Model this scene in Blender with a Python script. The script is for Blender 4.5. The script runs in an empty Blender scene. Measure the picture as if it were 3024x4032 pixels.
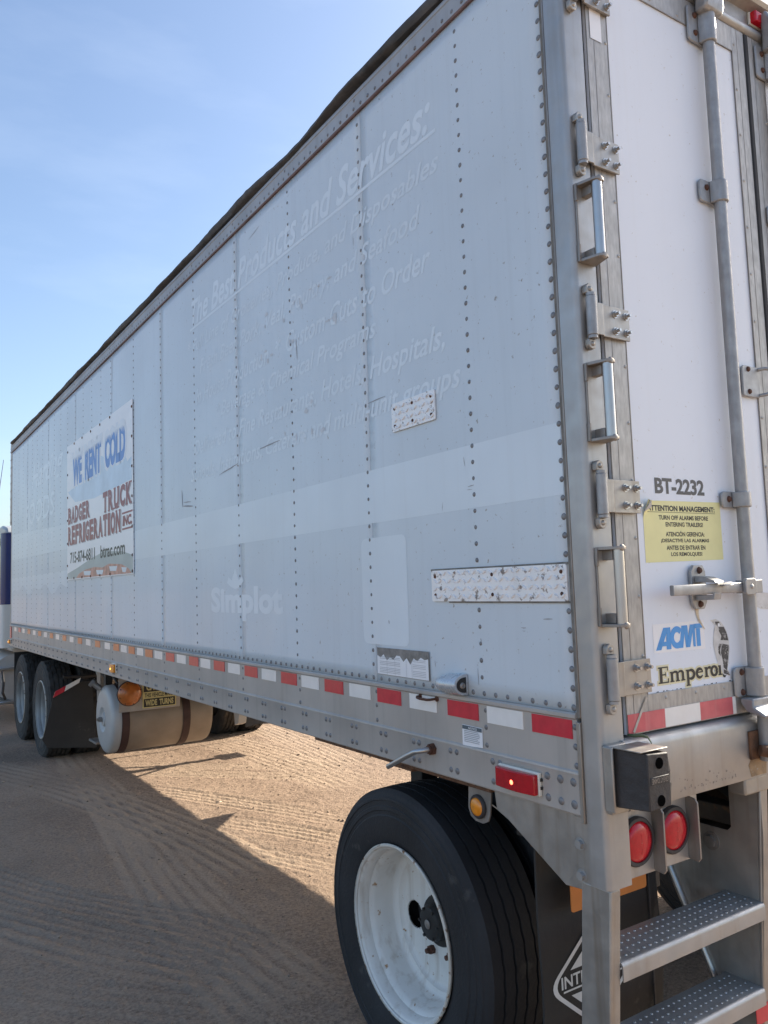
import bpy, bmesh, math, random
import numpy as np
from mathutils import Vector, Matrix
R = math.radians
PI = math.pi
random.seed(7)
rng = np.random.default_rng(11)
scene = bpy.context.scene
COL = scene.collection

# ------------------------------------------------------------------ camera
cam_d = bpy.data.cameras.new("camera")
cam = bpy.data.objects.new("camera", cam_d)
COL.objects.link(cam)
CAM = Vector((-1.5684, -1.4270, 1.6733))
YAW, PITCH, ROLL = -0.58040, 0.08977, -0.03331
_f = Vector((-math.sin(YAW) * math.cos(PITCH), math.cos(YAW) * math.cos(PITCH), math.sin(PITCH)))
_r = Vector((math.cos(YAW), math.sin(YAW), 0))
_u = _r.cross(_f)
_r2 = math.cos(ROLL) * _r + math.sin(ROLL) * _u
_u2 = -math.sin(ROLL) * _r + math.cos(ROLL) * _u
cam.matrix_world = Matrix(((_r2.x, _u2.x, -_f.x, CAM.x), (_r2.y, _u2.y, -_f.y, CAM.y), (_r2.z, _u2.z, -_f.z, CAM.z), (0, 0, 0, 1)))
cam_d.sensor_width = 36.0
cam_d.lens = 3143.866 / 4032 * 36.0
cam_d.clip_start = 0.02
cam_d.clip_end = 3000
scene.camera = cam

# ------------------------------------------------------------------ light
SUN_TO = Vector((1.0, 0.025, 0.56)).normalized()
EL = math.asin(SUN_TO.z)
world = bpy.data.worlds.new("World")
scene.world = world
world.use_nodes = True
wn, wl = world.node_tree.nodes, world.node_tree.links
bg = wn["Background"]
sky = wn.new("ShaderNodeTexSky")
sky.sky_type = 'NISHITA'
sky.sun_disc = False
sky.sun_elevation = EL
sky.sun_rotation = math.atan2(SUN_TO.x, SUN_TO.y)
sky.altitude = 0
sky.air_density = 1.0
sky.dust_density = 2.1
sky.ozone_density = 2.0
# thin cirrus wisps
tc = wn.new("ShaderNodeTexCoord")
mp = wn.new("ShaderNodeMapping"); mp.inputs["Scale"].default_value = (2.2, 5.0, 9.0); mp.inputs["Rotation"].default_value = (0.2, 0.5, 0.4)
nz = wn.new("ShaderNodeTexNoise"); nz.inputs["Scale"].default_value = 1.6; nz.inputs["Detail"].default_value = 7; nz.inputs["Roughness"].default_value = 0.55
cr = wn.new("ShaderNodeMapRange"); cr.inputs[1].default_value = 0.46; cr.inputs[2].default_value = 0.8; cr.inputs[3].default_value = 0.0; cr.inputs[4].default_value = 0.075
mx = wn.new("ShaderNodeMix"); mx.data_type = 'RGBA'
mx.inputs[7].default_value = (6.0, 6.4, 7.0, 1)
wl.new(tc.outputs["Generated"], mp.inputs["Vector"]); wl.new(mp.outputs[0], nz.inputs["Vector"])
wl.new(nz.outputs[0], cr.inputs[0]); wl.new(cr.outputs[0], mx.inputs[0])
wl.new(sky.outputs[0], mx.inputs[6]); wl.new(mx.outputs[2], bg.inputs[0])
bg.inputs[1].default_value = 0.088
sun_d = bpy.data.lights.new("sun", 'SUN')
sun_d.energy = 3.7; sun_d.angle = R(0.53); sun_d.color = (1.0, 0.89, 0.74)
sun = bpy.data.objects.new("sun", sun_d); COL.objects.link(sun)
sun.location = (20, -8, 15)
sun.rotation_euler = (-SUN_TO).to_track_quat('-Z', 'Y').to_euler()
vs = scene.view_settings
vs.view_transform = 'Standard'; vs.look = 'None'; vs.gamma = 1.0; vs.use_curve_mapping = False
vs.exposure = 1.62
scene.render.engine = 'CYCLES'
scene.cycles.max_bounces = 8

# ------------------------------------------------------------------ mesh helpers
class MB:
    def __init__(s): s.v = []; s.f = []
    def add(s, vs_, fs_):
        o = len(s.v); s.v += [tuple(p) for p in vs_]; s.f += [tuple(i + o for i in f) for f in fs_]; return s
    def box(s, x0, x1, y0, y1, z0, z1):
        return s.add([(x0, y0, z0), (x1, y0, z0), (x1, y1, z0), (x0, y1, z0), (x0, y0, z1), (x1, y0, z1), (x1, y1, z1), (x0, y1, z1)],
                     [(0, 3, 2, 1), (4, 5, 6, 7), (0, 1, 5, 4), (1, 2, 6, 5), (2, 3, 7, 6), (3, 0, 4, 7)])
    def prism(s, poly, axis, a, b, shear=None):
        def P(p, t):
            d = (0, 0, 0) if shear is None else shear(t)
            q = {'x': (t, p[0], p[1]), 'y': (p[0], t, p[1]), 'z': (p[0], p[1], t)}[axis]
            return (q[0] + d[0], q[1] + d[1], q[2] + d[2])
        n = len(poly)
        return s.add([P(p, a) for p in poly] + [P(p, b) for p in poly],
                     [tuple(range(n))[::-1], tuple(range(n, 2 * n))] + [(i, (i + 1) % n, n + (i + 1) % n, n + i) for i in range(n)])
    def cyl(s, p0, p1, r, n=16, r1=None, caps=True):
        p0, p1 = Vector(p0), Vector(p1); d = (p1 - p0).normalized()
        a = d.orthogonal().normalized(); b = d.cross(a); r1 = r if r1 is None else r1
        A = [p0 + (a * math.cos(2 * PI * i / n) + b * math.sin(2 * PI * i / n)) * r for i in range(n)]
        B = [p1 + (a * math.cos(2 * PI * i / n) + b * math.sin(2 * PI * i / n)) * r1 for i in range(n)]
        fs = [(i, (i + 1) % n, n + (i + 1) % n, n + i) for i in range(n)]
        if caps: fs += [tuple(range(n))[::-1], tuple(range(n, 2 * n))]
        return s.add(A + B, fs)
    def tube(s, path, r, n=10):
        path = [Vector(p) for p in path]; vs_ = []; m = len(path); up = None
        for i, p in enumerate(path):
            t = (path[min(i + 1, m - 1)] - path[max(i - 1, 0)]).normalized()
            a = t.orthogonal().normalized() if up is None else (up - t * up.dot(t)).normalized()
            up = a; b = t.cross(a); rr = r[i] if isinstance(r, (list, tuple)) else r
            vs_ += [p + (a * math.cos(2 * PI * k / n) + b * math.sin(2 * PI * k / n)) * rr for k in range(n)]
        fs = [(i * n + k, i * n + (k + 1) % n, (i + 1) * n + (k + 1) % n, (i + 1) * n + k) for i in range(m - 1) for k in range(n)]
        fs += [tuple(range(n))[::-1], tuple(range((m - 1) * n, m * n))]
        return s.add(vs_, fs)
    def lathe(s, prof, c, axis='x', n=32, sgn=1, close=False):
        # prof: (offset along axis, radius)
        vs_ = []; m = len(prof)
        for a, r in prof:
            for k in range(n):
                t = 2 * PI * k / n; ca, sa = r * math.cos(t), r * math.sin(t)
                q = {'x': (sgn * a, ca, sa), 'y': (ca, sgn * a, sa), 'z': (ca, sa, sgn * a)}[axis]
                vs_.append((c[0] + q[0], c[1] + q[1], c[2] + q[2]))
        fs = [(i * n + k, i * n + (k + 1) % n, (i + 1) * n + (k + 1) % n, (i + 1) * n + k) for i in range(m - 1) for k in range(n)]
        if close: fs += [((m - 1) * n + k, (m - 1) * n + (k + 1) % n, (k + 1) % n, k) for k in range(n)]
        return s.add(vs_, fs)
    def dome(s, c, d, r, h, n=10, rings=3):
        c, d = Vector(c), Vector(d).normalized(); a = d.orthogonal().normalized(); b = d.cross(a); vs_ = []
        for j in range(rings):
            t = j / rings * PI / 2
            vs_ += [c + d * (h * math.sin(t)) + (a * math.cos(2 * PI * k / n) + b * math.sin(2 * PI * k / n)) * (r * math.cos(t)) for k in range(n)]
        vs_.append(c + d * h)
        fs = [(j * n + k, j * n + (k + 1) % n, (j + 1) * n + (k + 1) % n, (j + 1) * n + k) for j in range(rings - 1) for k in range(n)]
        fs += [((rings - 1) * n + k, (rings - 1) * n + (k + 1) % n, rings * n) for k in range(n)]
        return s.add(vs_, fs)
    def hexnut(s, c, d, r, h, stud=0.5):
        c, d = Vector(c), Vector(d).normalized()
        s.cyl(c, c + d * 0.0018, r * 1.35, 14)
        s.cyl(c + d * 0.0018, c + d * h, r, 6)
        if stud: s.cyl(c + d * h, c + d * (h + r * 1.1), r * stud, 8)
        return s

WP = {}
def root_of(o): return WP.get(o.name, Vector((0, 0, 0)))
def mesh_of(mb, name, center=True, smooth=35, recalc=True):
    me = bpy.data.meshes.new(name)
    v = np.array(mb.v, float)
    c = (v.min(0) + v.max(0)) / 2 if center else np.zeros(3)
    me.from_pydata([tuple(p) for p in (v - c)], [], mb.f)
    if recalc:
        bm = bmesh.new(); bm.from_mesh(me); bmesh.ops.recalc_face_normals(bm, faces=bm.faces); bm.to_mesh(me); bm.free()
    if smooth:
        me.shade_smooth(); me.set_sharp_from_angle(angle=R(smooth))
    me.update()
    return me, Vector(c)
def link(name, me, c, mat, parent=None, label=None, cat=None, group=None, kind=None, bevel=0):
    o = bpy.data.objects.new(name, me); COL.objects.link(o)
    if mat is not None and not me.materials:
        for m in (mat if isinstance(mat, (list, tuple)) else [mat]): me.materials.append(m)
    WP[o.name] = Vector(c)
    if parent is not None:
        o.parent = parent; o.location = Vector(c) - root_of(parent)
    else: o.location = c
    if label: o["label"] = label
    if cat: o["category"] = cat
    if group: o["group"] = group
    if kind: o["kind"] = kind
    if bevel:
        b = o.modifiers.new("bevel", 'BEVEL'); b.width = bevel; b.segments = 2; b.limit_method = 'ANGLE'; b.angle_limit = R(40)
    return o
def part(name, mb, mat, parent=None, smooth=35, bevel=0, recalc=True, **kw):
    me, c = mesh_of(mb, name, True, smooth, recalc)
    return link(name, me, c, mat, parent, bevel=bevel, **kw)
def thing(name, loc, label, cat, group=None):
    o = bpy.data.objects.new(name, None); COL.objects.link(o); o.location = loc; o.empty_display_size = 0.3
    o["label"] = label; o["category"] = cat
    if group: o["group"] = group
    WP[o.name] = Vector(loc)
    return o
def instance(name, me, mat, parent, pos, **kw):
    return link(name, me, Vector(pos), mat, parent, **kw)

# ------------------------------------------------------------------ materials
def mat(name, base, rough=0.5, metal=0.0, var=0.08, scale=5.0, streak=0.0, streak_col=(0.16, 0.13, 0.10), spots=0.0, spot_col=(0.12, 0.06, 0.03), spot_scale=30,
        bump=0.0, bscale=120.0, bstretch=(1, 1, 1), rvar=0.0, emit=0.0, trans=0.0, ior=1.45, coat=0.0, spec=0.5, grain=None, tint=None):
    m = bpy.data.materials.new(name); m.use_nodes = True
    n, l = m.node_tree.nodes, m.node_tree.links
    b = n["Principled BSDF"]
    b.inputs["Roughness"].default_value = rough; b.inputs["Metallic"].default_value = metal
    b.inputs["Specular IOR Level"].default_value = spec
    if coat: b.inputs["Coat Weight"].default_value = coat; b.inputs["Coat Roughness"].default_value = 0.08
    if trans: b.inputs["Transmission Weight"].default_value = trans; b.inputs["IOR"].default_value = ior
    geo = n.new("ShaderNodeNewGeometry")
    def noise(sc, stretch=(1, 1, 1), detail=4, rgh=0.55):
        mpn = n.new("ShaderNodeMapping"); mpn.inputs["Scale"].default_value = stretch
        l.new(geo.outputs["Position"], mpn.inputs["Vector"])
        t = n.new("ShaderNodeTexNoise"); t.inputs["Scale"].default_value = sc; t.inputs["Detail"].default_value = detail; t.inputs["Roughness"].default_value = rgh
        l.new(mpn.outputs[0], t.inputs["Vector"]); return t.outputs[0]
    def rng_(src, a, b_, c, d):
        k = n.new("ShaderNodeMapRange"); k.inputs[1].default_value = a; k.inputs[2].default_value = b_; k.inputs[3].default_value = c; k.inputs[4].default_value = d
        l.new(src, k.inputs[0]); return k.outputs[0]
    def mixc(fac, ca, cb):
        k = n.new("ShaderNodeMix"); k.data_type = 'RGBA'
        l.new(fac, k.inputs[0])
        for sock, c in ((6, ca), (7, cb)):
            if isinstance(c, tuple): k.inputs[sock].default_value = (*c, 1)
            else: l.new(c, k.inputs[sock])
        return k.outputs[2]
    lo = tuple(max(0, c * (1 - var)) for c in base); hi = tuple(min(1, c * (1 + var)) for c in base)
    if tint: hi = tint
    col = mixc(rng_(noise(scale), 0.3, 0.7, 0, 1), lo, hi)
    if grain:
        gs, ga = grain
        col = mixc(rng_(noise(gs, (1, 1, 0.25), 3), 0.35, 0.65, 0, ga), col, tuple(c * 0.55 for c in base))
    if streak:
        s1 = rng_(noise(1.0, (26, 26, 1.1), 5), 0.52, 0.78, 0, streak)
        col = mixc(s1, col, streak_col)
        s2 = rng_(noise(2.2, (1, 1, 1), 6), 0.5, 0.85, 0, streak * 0.8)
        col = mixc(s2, col, streak_col)
    if spots:
        col = mixc(rng_(noise(spot_scale, (1, 1, 1), 6, 0.65), 0.66 - 0.1 * spots, 0.72 - 0.1 * spots, 0, 1), col, spot_col)
    l.new(col, b.inputs["Base Color"])
    if rvar:
        l.new(rng_(noise(scale * 3), 0.3, 0.7, max(0, rough - rvar), rough + rvar), b.inputs["Roughness"])
    if bump:
        bp = n.new("ShaderNodeBump"); bp.inputs["Strength"].default_value = bump; bp.inputs["Distance"].default_value = 0.01
        l.new(noise(bscale, bstretch, 5), bp.inputs["Height"]); l.new(bp.outputs[0], b.inputs["Normal"])
    if emit:
        b.inputs["Emission Color"].default_value = (*base, 1); b.inputs["Emission Strength"].default_value = emit
    return m

M = {}
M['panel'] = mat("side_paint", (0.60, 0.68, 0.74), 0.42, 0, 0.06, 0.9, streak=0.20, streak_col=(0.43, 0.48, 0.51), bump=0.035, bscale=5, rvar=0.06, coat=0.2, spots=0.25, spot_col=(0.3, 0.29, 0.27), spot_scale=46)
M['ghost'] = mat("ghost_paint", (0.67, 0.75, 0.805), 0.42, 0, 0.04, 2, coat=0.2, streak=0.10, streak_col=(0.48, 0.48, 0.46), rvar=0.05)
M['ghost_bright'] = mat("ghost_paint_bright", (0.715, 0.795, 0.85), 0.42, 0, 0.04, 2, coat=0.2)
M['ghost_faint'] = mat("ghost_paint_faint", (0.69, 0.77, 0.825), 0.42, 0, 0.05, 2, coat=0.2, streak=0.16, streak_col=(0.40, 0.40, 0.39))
M['ghost_brown'] = mat("ghost_glue", (0.57, 0.60, 0.63), 0.55, 0, 0.10, 8, spots=0.45, spot_col=(0.30, 0.27, 0.24), spot_scale=18)
M['seam'] = mat("panel_seam", (0.10, 0.10, 0.11), 0.7)
M['seal'] = mat("joint_sealant", (0.18, 0.17, 0.15), 0.8, 0, 0.3, 30, bump=0.4, bscale=60)
M['rivet'] = mat("rivet_grey", (0.20, 0.20, 0.205), 0.45, 0.35, 0.15, 40)
M['rail'] = mat("rail_aluminium", (0.44, 0.415, 0.385), 0.52, 0.25, 0.10, 3, streak=0.4, streak_col=(0.27, 0.25, 0.23), rvar=0.08, bump=0.06, bscale=4, bstretch=(1, 1, 1))
M['toprail'] = mat("top_rail_paint", (0.36, 0.38, 0.40), 0.55, 0.2, 0.12, 5, streak=0.5, streak_col=(0.26, 0.25, 0.24))
M['maroon'] = mat("top_rail_lip", (0.16, 0.10, 0.09), 0.7, 0, 0.3, 8)
M['rooftrim'] = mat("roof_edge_trim", (0.062, 0.06, 0.058), 0.72, 0, 0.45, 9, bump=0.5, bscale=30)
M['roof'] = mat("roof_sheet", (0.62, 0.63, 0.64), 0.4, 0.3, 0.1, 2)
M['steel'] = mat("stainless_steel", (0.40, 0.40, 0.395), 0.46, 0.6, 0.10, 7, streak=0.45, streak_col=(0.28, 0.24, 0.19), rvar=0.09, bump=0.05, bscale=60, bstretch=(6, 6, 0.4))
M['steel_dirty'] = mat("stainless_dirty", (0.37, 0.352, 0.325), 0.46, 0.6, 0.16, 9, streak=0.7, streak_col=(0.22, 0.17, 0.12), rvar=0.1, bump=0.06, bscale=40)
M['steel_dark'] = mat("steel_weathered", (0.30, 0.28, 0.26), 0.5, 0.6, 0.2, 9, streak=0.5, streak_col=(0.14, 0.10, 0.07))
M['chrome'] = mat("polished_tube", (0.46, 0.46, 0.455), 0.34, 0.85, 0.06, 9, rvar=0.05)
M['galv'] = mat("galvanised_steel", (0.37, 0.375, 0.38), 0.48, 0.45, 0.14, 24, streak=0.5, streak_col=(0.30, 0.27, 0.24), grain=(60, 0.35), rvar=0.08)
M['alu'] = mat("door_frame_aluminium", (0.45, 0.44, 0.42), 0.48, 0.35, 0.08, 12, streak=0.35, streak_col=(0.34, 0.31, 0.27), grain=(90, 0.55), rvar=0.06)
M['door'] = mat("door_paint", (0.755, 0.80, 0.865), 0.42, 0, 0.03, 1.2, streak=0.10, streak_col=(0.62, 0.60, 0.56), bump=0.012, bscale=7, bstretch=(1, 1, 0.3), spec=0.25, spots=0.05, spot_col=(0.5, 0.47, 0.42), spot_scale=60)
M['gasket'] = mat("door_gasket", (0.035, 0.034, 0.035), 0.75)
M['dark'] = mat("dark_recess", (0.03, 0.028, 0.026), 0.8, 0, 0.3, 10)
M['scratch'] = mat("scuff_grey", (0.33, 0.34, 0.36), 0.7)
M['void'] = mat("bolt_hole_black", (0.004, 0.004, 0.004), 0.9, spec=0.0)
M['chassis'] = mat("chassis_black", (0.035, 0.032, 0.03), 0.65, 0.1, 0.3, 10, spots=0.5, spot_col=(0.09, 0.05, 0.03), spot_scale=14)
M['tyre'] = mat("tyre_rubber", (0.019, 0.019, 0.021), 0.72, 0, 0.35, 4, streak=0.0, bump=0.25, bscale=90, spots=0.35, spot_col=(0.045, 0.042, 0.04), spot_scale=10)
M['tyre_dusty'] = mat("tyre_rubber_dusty", (0.045, 0.041, 0.037), 0.85, 0, 0.3, 8, bump=0.2, bscale=80, spots=0.7, spot_col=(0.085, 0.07, 0.055), spot_scale=9)
M['rim'] = mat("wheel_white_paint", (0.73, 0.705, 0.655), 0.42, 0, 0.06, 5, streak=0.75, streak_col=(0.42, 0.34, 0.26), spots=0.30, spot_col=(0.36, 0.19, 0.07), spot_scale=30)
M['rimdirt_shade'] = mat("wheel_crease_dirt_shade", (0.30, 0.26, 0.21), 0.8, 0, 0.3, 20, spots=0.6, spot_col=(0.55, 0.53, 0.50), spot_scale=24)  # brown of crease dirt, with the crease's shade put into the colour
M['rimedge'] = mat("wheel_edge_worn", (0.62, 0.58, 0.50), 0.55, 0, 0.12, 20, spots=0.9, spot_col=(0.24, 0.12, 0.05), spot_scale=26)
M['rim_grey'] = mat("wheel_grey_paint", (0.31, 0.31, 0.30), 0.5, 0.3, 0.1, 5, streak=0.4)
M['hub'] = mat("hub_grease_black", (0.03, 0.029, 0.028), 0.55, 0.2, 0.3, 12)
M['rubber'] = mat("bumper_rubber", (0.038, 0.036, 0.037), 0.62, 0, 0.25, 14, bump=0.35, bscale=45)
M['flap'] = mat("mudflap_rubber", (0.026, 0.025, 0.024), 0.68, 0, 0.3, 3, bump=0.15, bscale=30, spots=0.35, spot_col=(0.06, 0.055, 0.05), spot_scale=8)
M['flapwhite'] = mat("mudflap_print", (0.70, 0.70, 0.68), 0.6, 0, 0.1, 12)
M['red'] = mat("reflective_red", (0.56, 0.022, 0.045), 0.32, 0, 0.10, 30, streak=0.12, streak_col=(0.5, 0.16, 0.13), coat=0.3)
M['red_faded'] = mat("reflective_red_faded", (0.58, 0.10, 0.12), 0.4, 0, 0.12, 20, streak=0.55, streak_col=(0.62, 0.36, 0.34), coat=0.2)
M['orange'] = mat("reflective_orange", (0.56, 0.13, 0.04), 0.35, 0, 0.10, 30, streak=0.15, streak_col=(0.5, 0.25, 0.14), coat=0.3)
M['white'] = mat("reflective_white", (0.80, 0.79, 0.76), 0.34, 0, 0.04, 18, streak=0.12, streak_col=(0.6, 0.56, 0.48), coat=0.3)
M['lens_red'] = mat("red_lens", (0.42, 0.006, 0.016), 0.2, 0, 0.15, 60, coat=0.15, emit=0.03)
M['lens_red_dim'] = mat("red_lens_dim", (0.44, 0.008, 0.016), 0.2, 0, 0.15, 60, coat=0.3)
M['glow_red'] = mat("red_bulb_glow", (1.0, 0.10, 0.05), 0.3, emit=3.0)
M['lens_amber'] = mat("amber_lens", (0.80, 0.27, 0.012), 0.22, 0, 0.08, 60, coat=0.5)
M['lens_orange'] = mat("orange_reflector_lens", (0.50, 0.15, 0.03), 0.28, 0, 0.15, 30, coat=0.4)
M['glow_amber'] = mat("amber_bulb_glow", (1.0, 0.42, 0.03), 0.3, emit=2.4)
M['ivory'] = mat("lamp_base_plastic", (0.74, 0.72, 0.64), 0.45, 0, 0.05, 20)
M['lampgrey'] = mat("lamp_housing_paint", (0.52, 0.55, 0.58), 0.3, 0.4, 0.1, 16, rvar=0.1)
M['placard'] = mat("orange_plate", (0.70, 0.23, 0.05), 0.5, 0, 0.06, 12)
M['yellow'] = mat("sticker_yellow", (0.78, 0.74, 0.36), 0.5, 0, 0.04, 14, streak=0.12, streak_col=(0.66, 0.62, 0.38))
M['cream'] = mat("sticker_cream", (0.74, 0.69, 0.46), 0.5, 0, 0.04, 14)
M['ink'] = mat("sticker_ink", (0.028, 0.027, 0.027), 0.55, 0, 0.2, 20)
M['greyink'] = mat("unit_number_grey", (0.075, 0.078, 0.082), 0.5, 0, 0.1, 20)
M['blue'] = mat("sticker_blue", (0.055, 0.31, 0.72), 0.4, 0, 0.08, 14)
M['sticker'] = mat("sticker_white", (0.82, 0.83, 0.85), 0.42, 0, 0.02, 10)
M['stickerline'] = mat("label_line_grey", (0.42, 0.43, 0.45), 0.6)
M['stickerdark'] = mat("label_header_dark", (0.10, 0.13, 0.15), 0.6)
M['peel'] = mat("peeled_label", (0.24, 0.225, 0.205), 0.8, 0, 0.3, 30, bump=0.3, bscale=80)
M['penguin_w'] = mat("worn_sticker_grey", (0.62, 0.61, 0.59), 0.6, 0, 0.12, 40, spots=0.5, spot_col=(0.4, 0.39, 0.37), spot_scale=70)
M['penguin_b'] = mat("worn_sticker_black", (0.075, 0.07, 0.068), 0.6, 0, 0.3, 40, spots=1.1, spot_col=(0.36, 0.35, 0.33), spot_scale=120)
M['tread'] = mat("treadplate_white", (0.82, 0.83, 0.84), 0.36, 0.1, 0.04, 8, spots=0.75, spot_col=(0.26, 0.23, 0.21), spot_scale=40, streak=0.18, streak_col=(0.50, 0.45, 0.40))
M['rust'] = mat("rusty_iron", (0.13, 0.065, 0.035), 0.85, 0.1, 0.4, 30, bump=0.5, bscale=90)
M['rustbolt'] = mat("rusty_bolt", (0.10, 0.045, 0.028), 0.75, 0.2, 0.3, 40)
M['ground_far'] = None
M['poster'] = mat("banner_vinyl", (0.84, 0.85, 0.86), 0.36, 0, 0.03, 4)
M['p_blue'] = mat("banner_blue", (0.10, 0.25, 0.60), 0.4, 0, 0.12, 9)
M['p_light'] = mat("banner_sky_blue", (0.60, 0.73, 0.84), 0.4, 0, 0.12, 4)
M['p_ice'] = mat("banner_ice_white", (0.76, 0.80, 0.84), 0.4, 0, 0.04, 8)
M['p_red'] = mat("banner_maroon", (0.26, 0.045, 0.055), 0.4, 0, 0.12, 12)
M['p_shadow'] = mat("banner_grey_outline", (0.40, 0.37, 0.39), 0.4)
M['p_ink'] = mat("banner_dark_green", (0.035, 0.055, 0.045), 0.45)
M['p_green'] = mat("banner_green_grey", (0.42, 0.48, 0.46), 0.42, 0, 0.10, 4)
M['p_tank'] = mat("banner_copper", (0.50, 0.26, 0.20), 0.42, 0, 0.35, 16)
M['tank'] = mat("tank_aluminium_dusty", (0.29, 0.245, 0.20), 0.5, 0.35, 0.12, 7, streak=0.25, streak_col=(0.27, 0.21, 0.16))
M['tankcap'] = mat("tank_end_white", (0.46, 0.45, 0.43), 0.45, 0.1, 0.06, 7, streak=0.25, streak_col=(0.48, 0.42, 0.35))
M['strap'] = mat("tank_strap_rubber", (0.06, 0.030, 0.027), 0.6, 0.1, 0.25, 14)
M['plate'] = mat("mounting_plate_grey", (0.40, 0.37, 0.34), 0.5, 0.3, 0.15, 9)
M['signyellow'] = mat("sign_yellow", (0.62, 0.55, 0.26), 0.5, 0, 0.08, 14)
M['cabblue'] = mat("cab_blue_paint", (0.018, 0.032, 0.15), 0.22, 0.0, 0.06, 3, coat=0.6)
M['cabwhite'] = mat("cab_white_paint", (0.70, 0.71, 0.68), 0.28, 0, 0.04, 3, coat=0.4)
M['cabgrey'] = mat("cab_roof_grey", (0.34, 0.36, 0.37), 0.35, 0, 0.05, 3)
M['glass'] = mat("cab_window_glass", (0.02, 0.025, 0.03), 0.06, 0, 0.1, 3, spec=0.8)
M['leaf'] = mat("grass_blade", (0.06, 0.085, 0.035), 0.6, 0, 0.3, 60)
M['stone'] = mat("pebbles", (0.33, 0.25, 0.185), 0.85, 0, 0.35, 3, bump=0.3, bscale=150)
M['wood'] = mat("weathered_board", (0.34, 0.25, 0.17), 0.85, 0, 0.25, 12)
M['wire'] = mat("wire_ivory", (0.5, 0.46, 0.38), 0.6)

def ground_material():
    m = bpy.data.materials.new("packed_dirt"); m.use_nodes = True
    n, l = m.node_tree.nodes, m.node_tree.links; b = n["Principled BSDF"]
    b.inputs["Roughness"].default_value = 0.95; b.inputs["Specular IOR Level"].default_value = 0.15
    geo = n.new("ShaderNodeNewGeometry")
    def noise(sc, det=6, rg=0.6):
        t = n.new("ShaderNodeTexNoise"); t.inputs["Scale"].default_value = sc; t.inputs["Detail"].default_value = det; t.inputs["Roughness"].default_value = rg
        l.new(geo.outputs["Position"], t.inputs["Vector"]); return t.outputs[0]
    def ramp(src, stops):
        k = n.new("ShaderNodeValToRGB"); e = k.color_ramp.elements
        for i, (p, c) in enumerate(stops):
            el = e[i] if i < 2 else e.new(p)
            el.position = p; el.color = (*c, 1)
        l.new(src, k.inputs[0]); return k.outputs[0]
    def mix(f, a, c, mode='MIX'):
        k = n.new("ShaderNodeMix"); k.data_type = 'RGBA'; k.blend_type = mode
        if isinstance(f, float): k.inputs[0].default_value = f
        else: l.new(f, k.inputs[0])
        for sck, cc in ((6, a), (7, c)):
            if isinstance(cc, tuple): k.inputs[sck].default_value = (*cc, 1)
            else: l.new(cc, k.inputs[sck])
        return k.outputs[2]
    base = ramp(noise(1.1), [(0.3, (0.268, 0.197, 0.147)), (0.7, (0.388, 0.292, 0.218))])
    fine = ramp(noise(55, 5, 0.7), [(0.32, (0.45, 0.42, 0.40)), (0.70, (1.32, 1.30, 1.27))])
    col = mix(0.85, base, fine, 'MULTIPLY')
    grit = ramp(noise(160, 3, 0.6), [(0.62, (0, 0, 0)), (0.72, (1, 1, 1))])
    col = mix(grit, col, (0.50, 0.40, 0.30))
    dk = ramp(noise(95, 3, 0.6), [(0.62, (0, 0, 0)), (0.70, (1, 1, 1))])
    col = mix(dk, col, (0.13, 0.09, 0.066))
    at = n.new("ShaderNodeAttribute"); at.attribute_name = "packed"
    col = mix(at.outputs["Fac"], col, (0.455, 0.350, 0.255))
    l.new(col, b.inputs["Base Color"])
    bp = n.new("ShaderNodeBump"); bp.inputs["Strength"].default_value = 0.9; bp.inputs["Distance"].default_value = 0.014
    l.new(noise(48, 6, 0.68), bp.inputs["Height"])
    bp2 = n.new("ShaderNodeBump"); bp2.inputs["Strength"].default_value = 0.3; bp2.inputs["Distance"].default_value = 0.015
    l.new(noise(22, 4, 0.6), bp2.inputs["Height"]); l.new(bp2.outputs[0], bp.inputs["Normal"])
    l.new(bp.outputs[0], b.inputs["Normal"])
    return m
M['ground'] = ground_material()

# ------------------------------------------------------------------ lettering (flat print as thin meshes)
_cache = {}
def text_geo(s, shear=0.0, bold=0.0, spacing=1.0):
    key = (s, shear, bold, spacing)
    if key in _cache: return _cache[key]
    cu = bpy.data.curves.new("lettering_curve", 'FONT'); cu.body = s; cu.shear = shear; cu.offset = bold; cu.space_character = spacing
    cu.resolution_u = 3; cu.fill_mode = 'FRONT'
    o = bpy.data.objects.new("lettering_tmp", cu); COL.objects.link(o)
    dg = bpy.context.evaluated_depsgraph_get()
    me = bpy.data.meshes.new_from_object(o.evaluated_get(dg))
    v = np.array([p.co[:2] for p in me.vertices]); f = [tuple(p.vertices) for p in me.polygons]
    bpy.data.objects.remove(o); bpy.data.curves.remove(cu); bpy.data.meshes.remove(me)
    _cache[key] = (v, f); return v, f
def on_side(off):            # u = -y direction, v = z ; sheet lies on the left side
    return lambda u, v: (side_x(u, v) - off, u, v)
def on_rear(y):
    return lambda u, v: (u, y, v)
def lettering(s, parent, m, mapper, u0, u1, v0, v1, shear=0, bold=0, spacing=1.0, name="lettering", cuts=0, **kw):
    v, f = text_geo(s, shear, bold, spacing)
    if cuts:
        bm = bmesh.new(); bv = [bm.verts.new((*p, 0)) for p in v]
        for q in f:
            try: bm.faces.new([bv[i] for i in q])
            except ValueError: pass
        bmesh.ops.triangulate(bm, faces=bm.faces); bmesh.ops.subdivide_edges(bm, edges=bm.edges, cuts=cuts, use_grid_fill=True); bm.verts.index_update()
        v = np.array([p.co[:2] for p in bm.verts]); f = [tuple(p.index for p in q.verts) for q in bm.faces]; bm.free()
    a, b = v.min(0), v.max(0)
    t = (v - a) / (b - a)
    mb = MB(); mb.add([mapper(u0 + (u1 - u0) * p[0], v0 + (v1 - v0) * p[1]) for p in t], f)
    return part(name, mb, m, parent, smooth=0, recalc=False, **kw)
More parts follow.
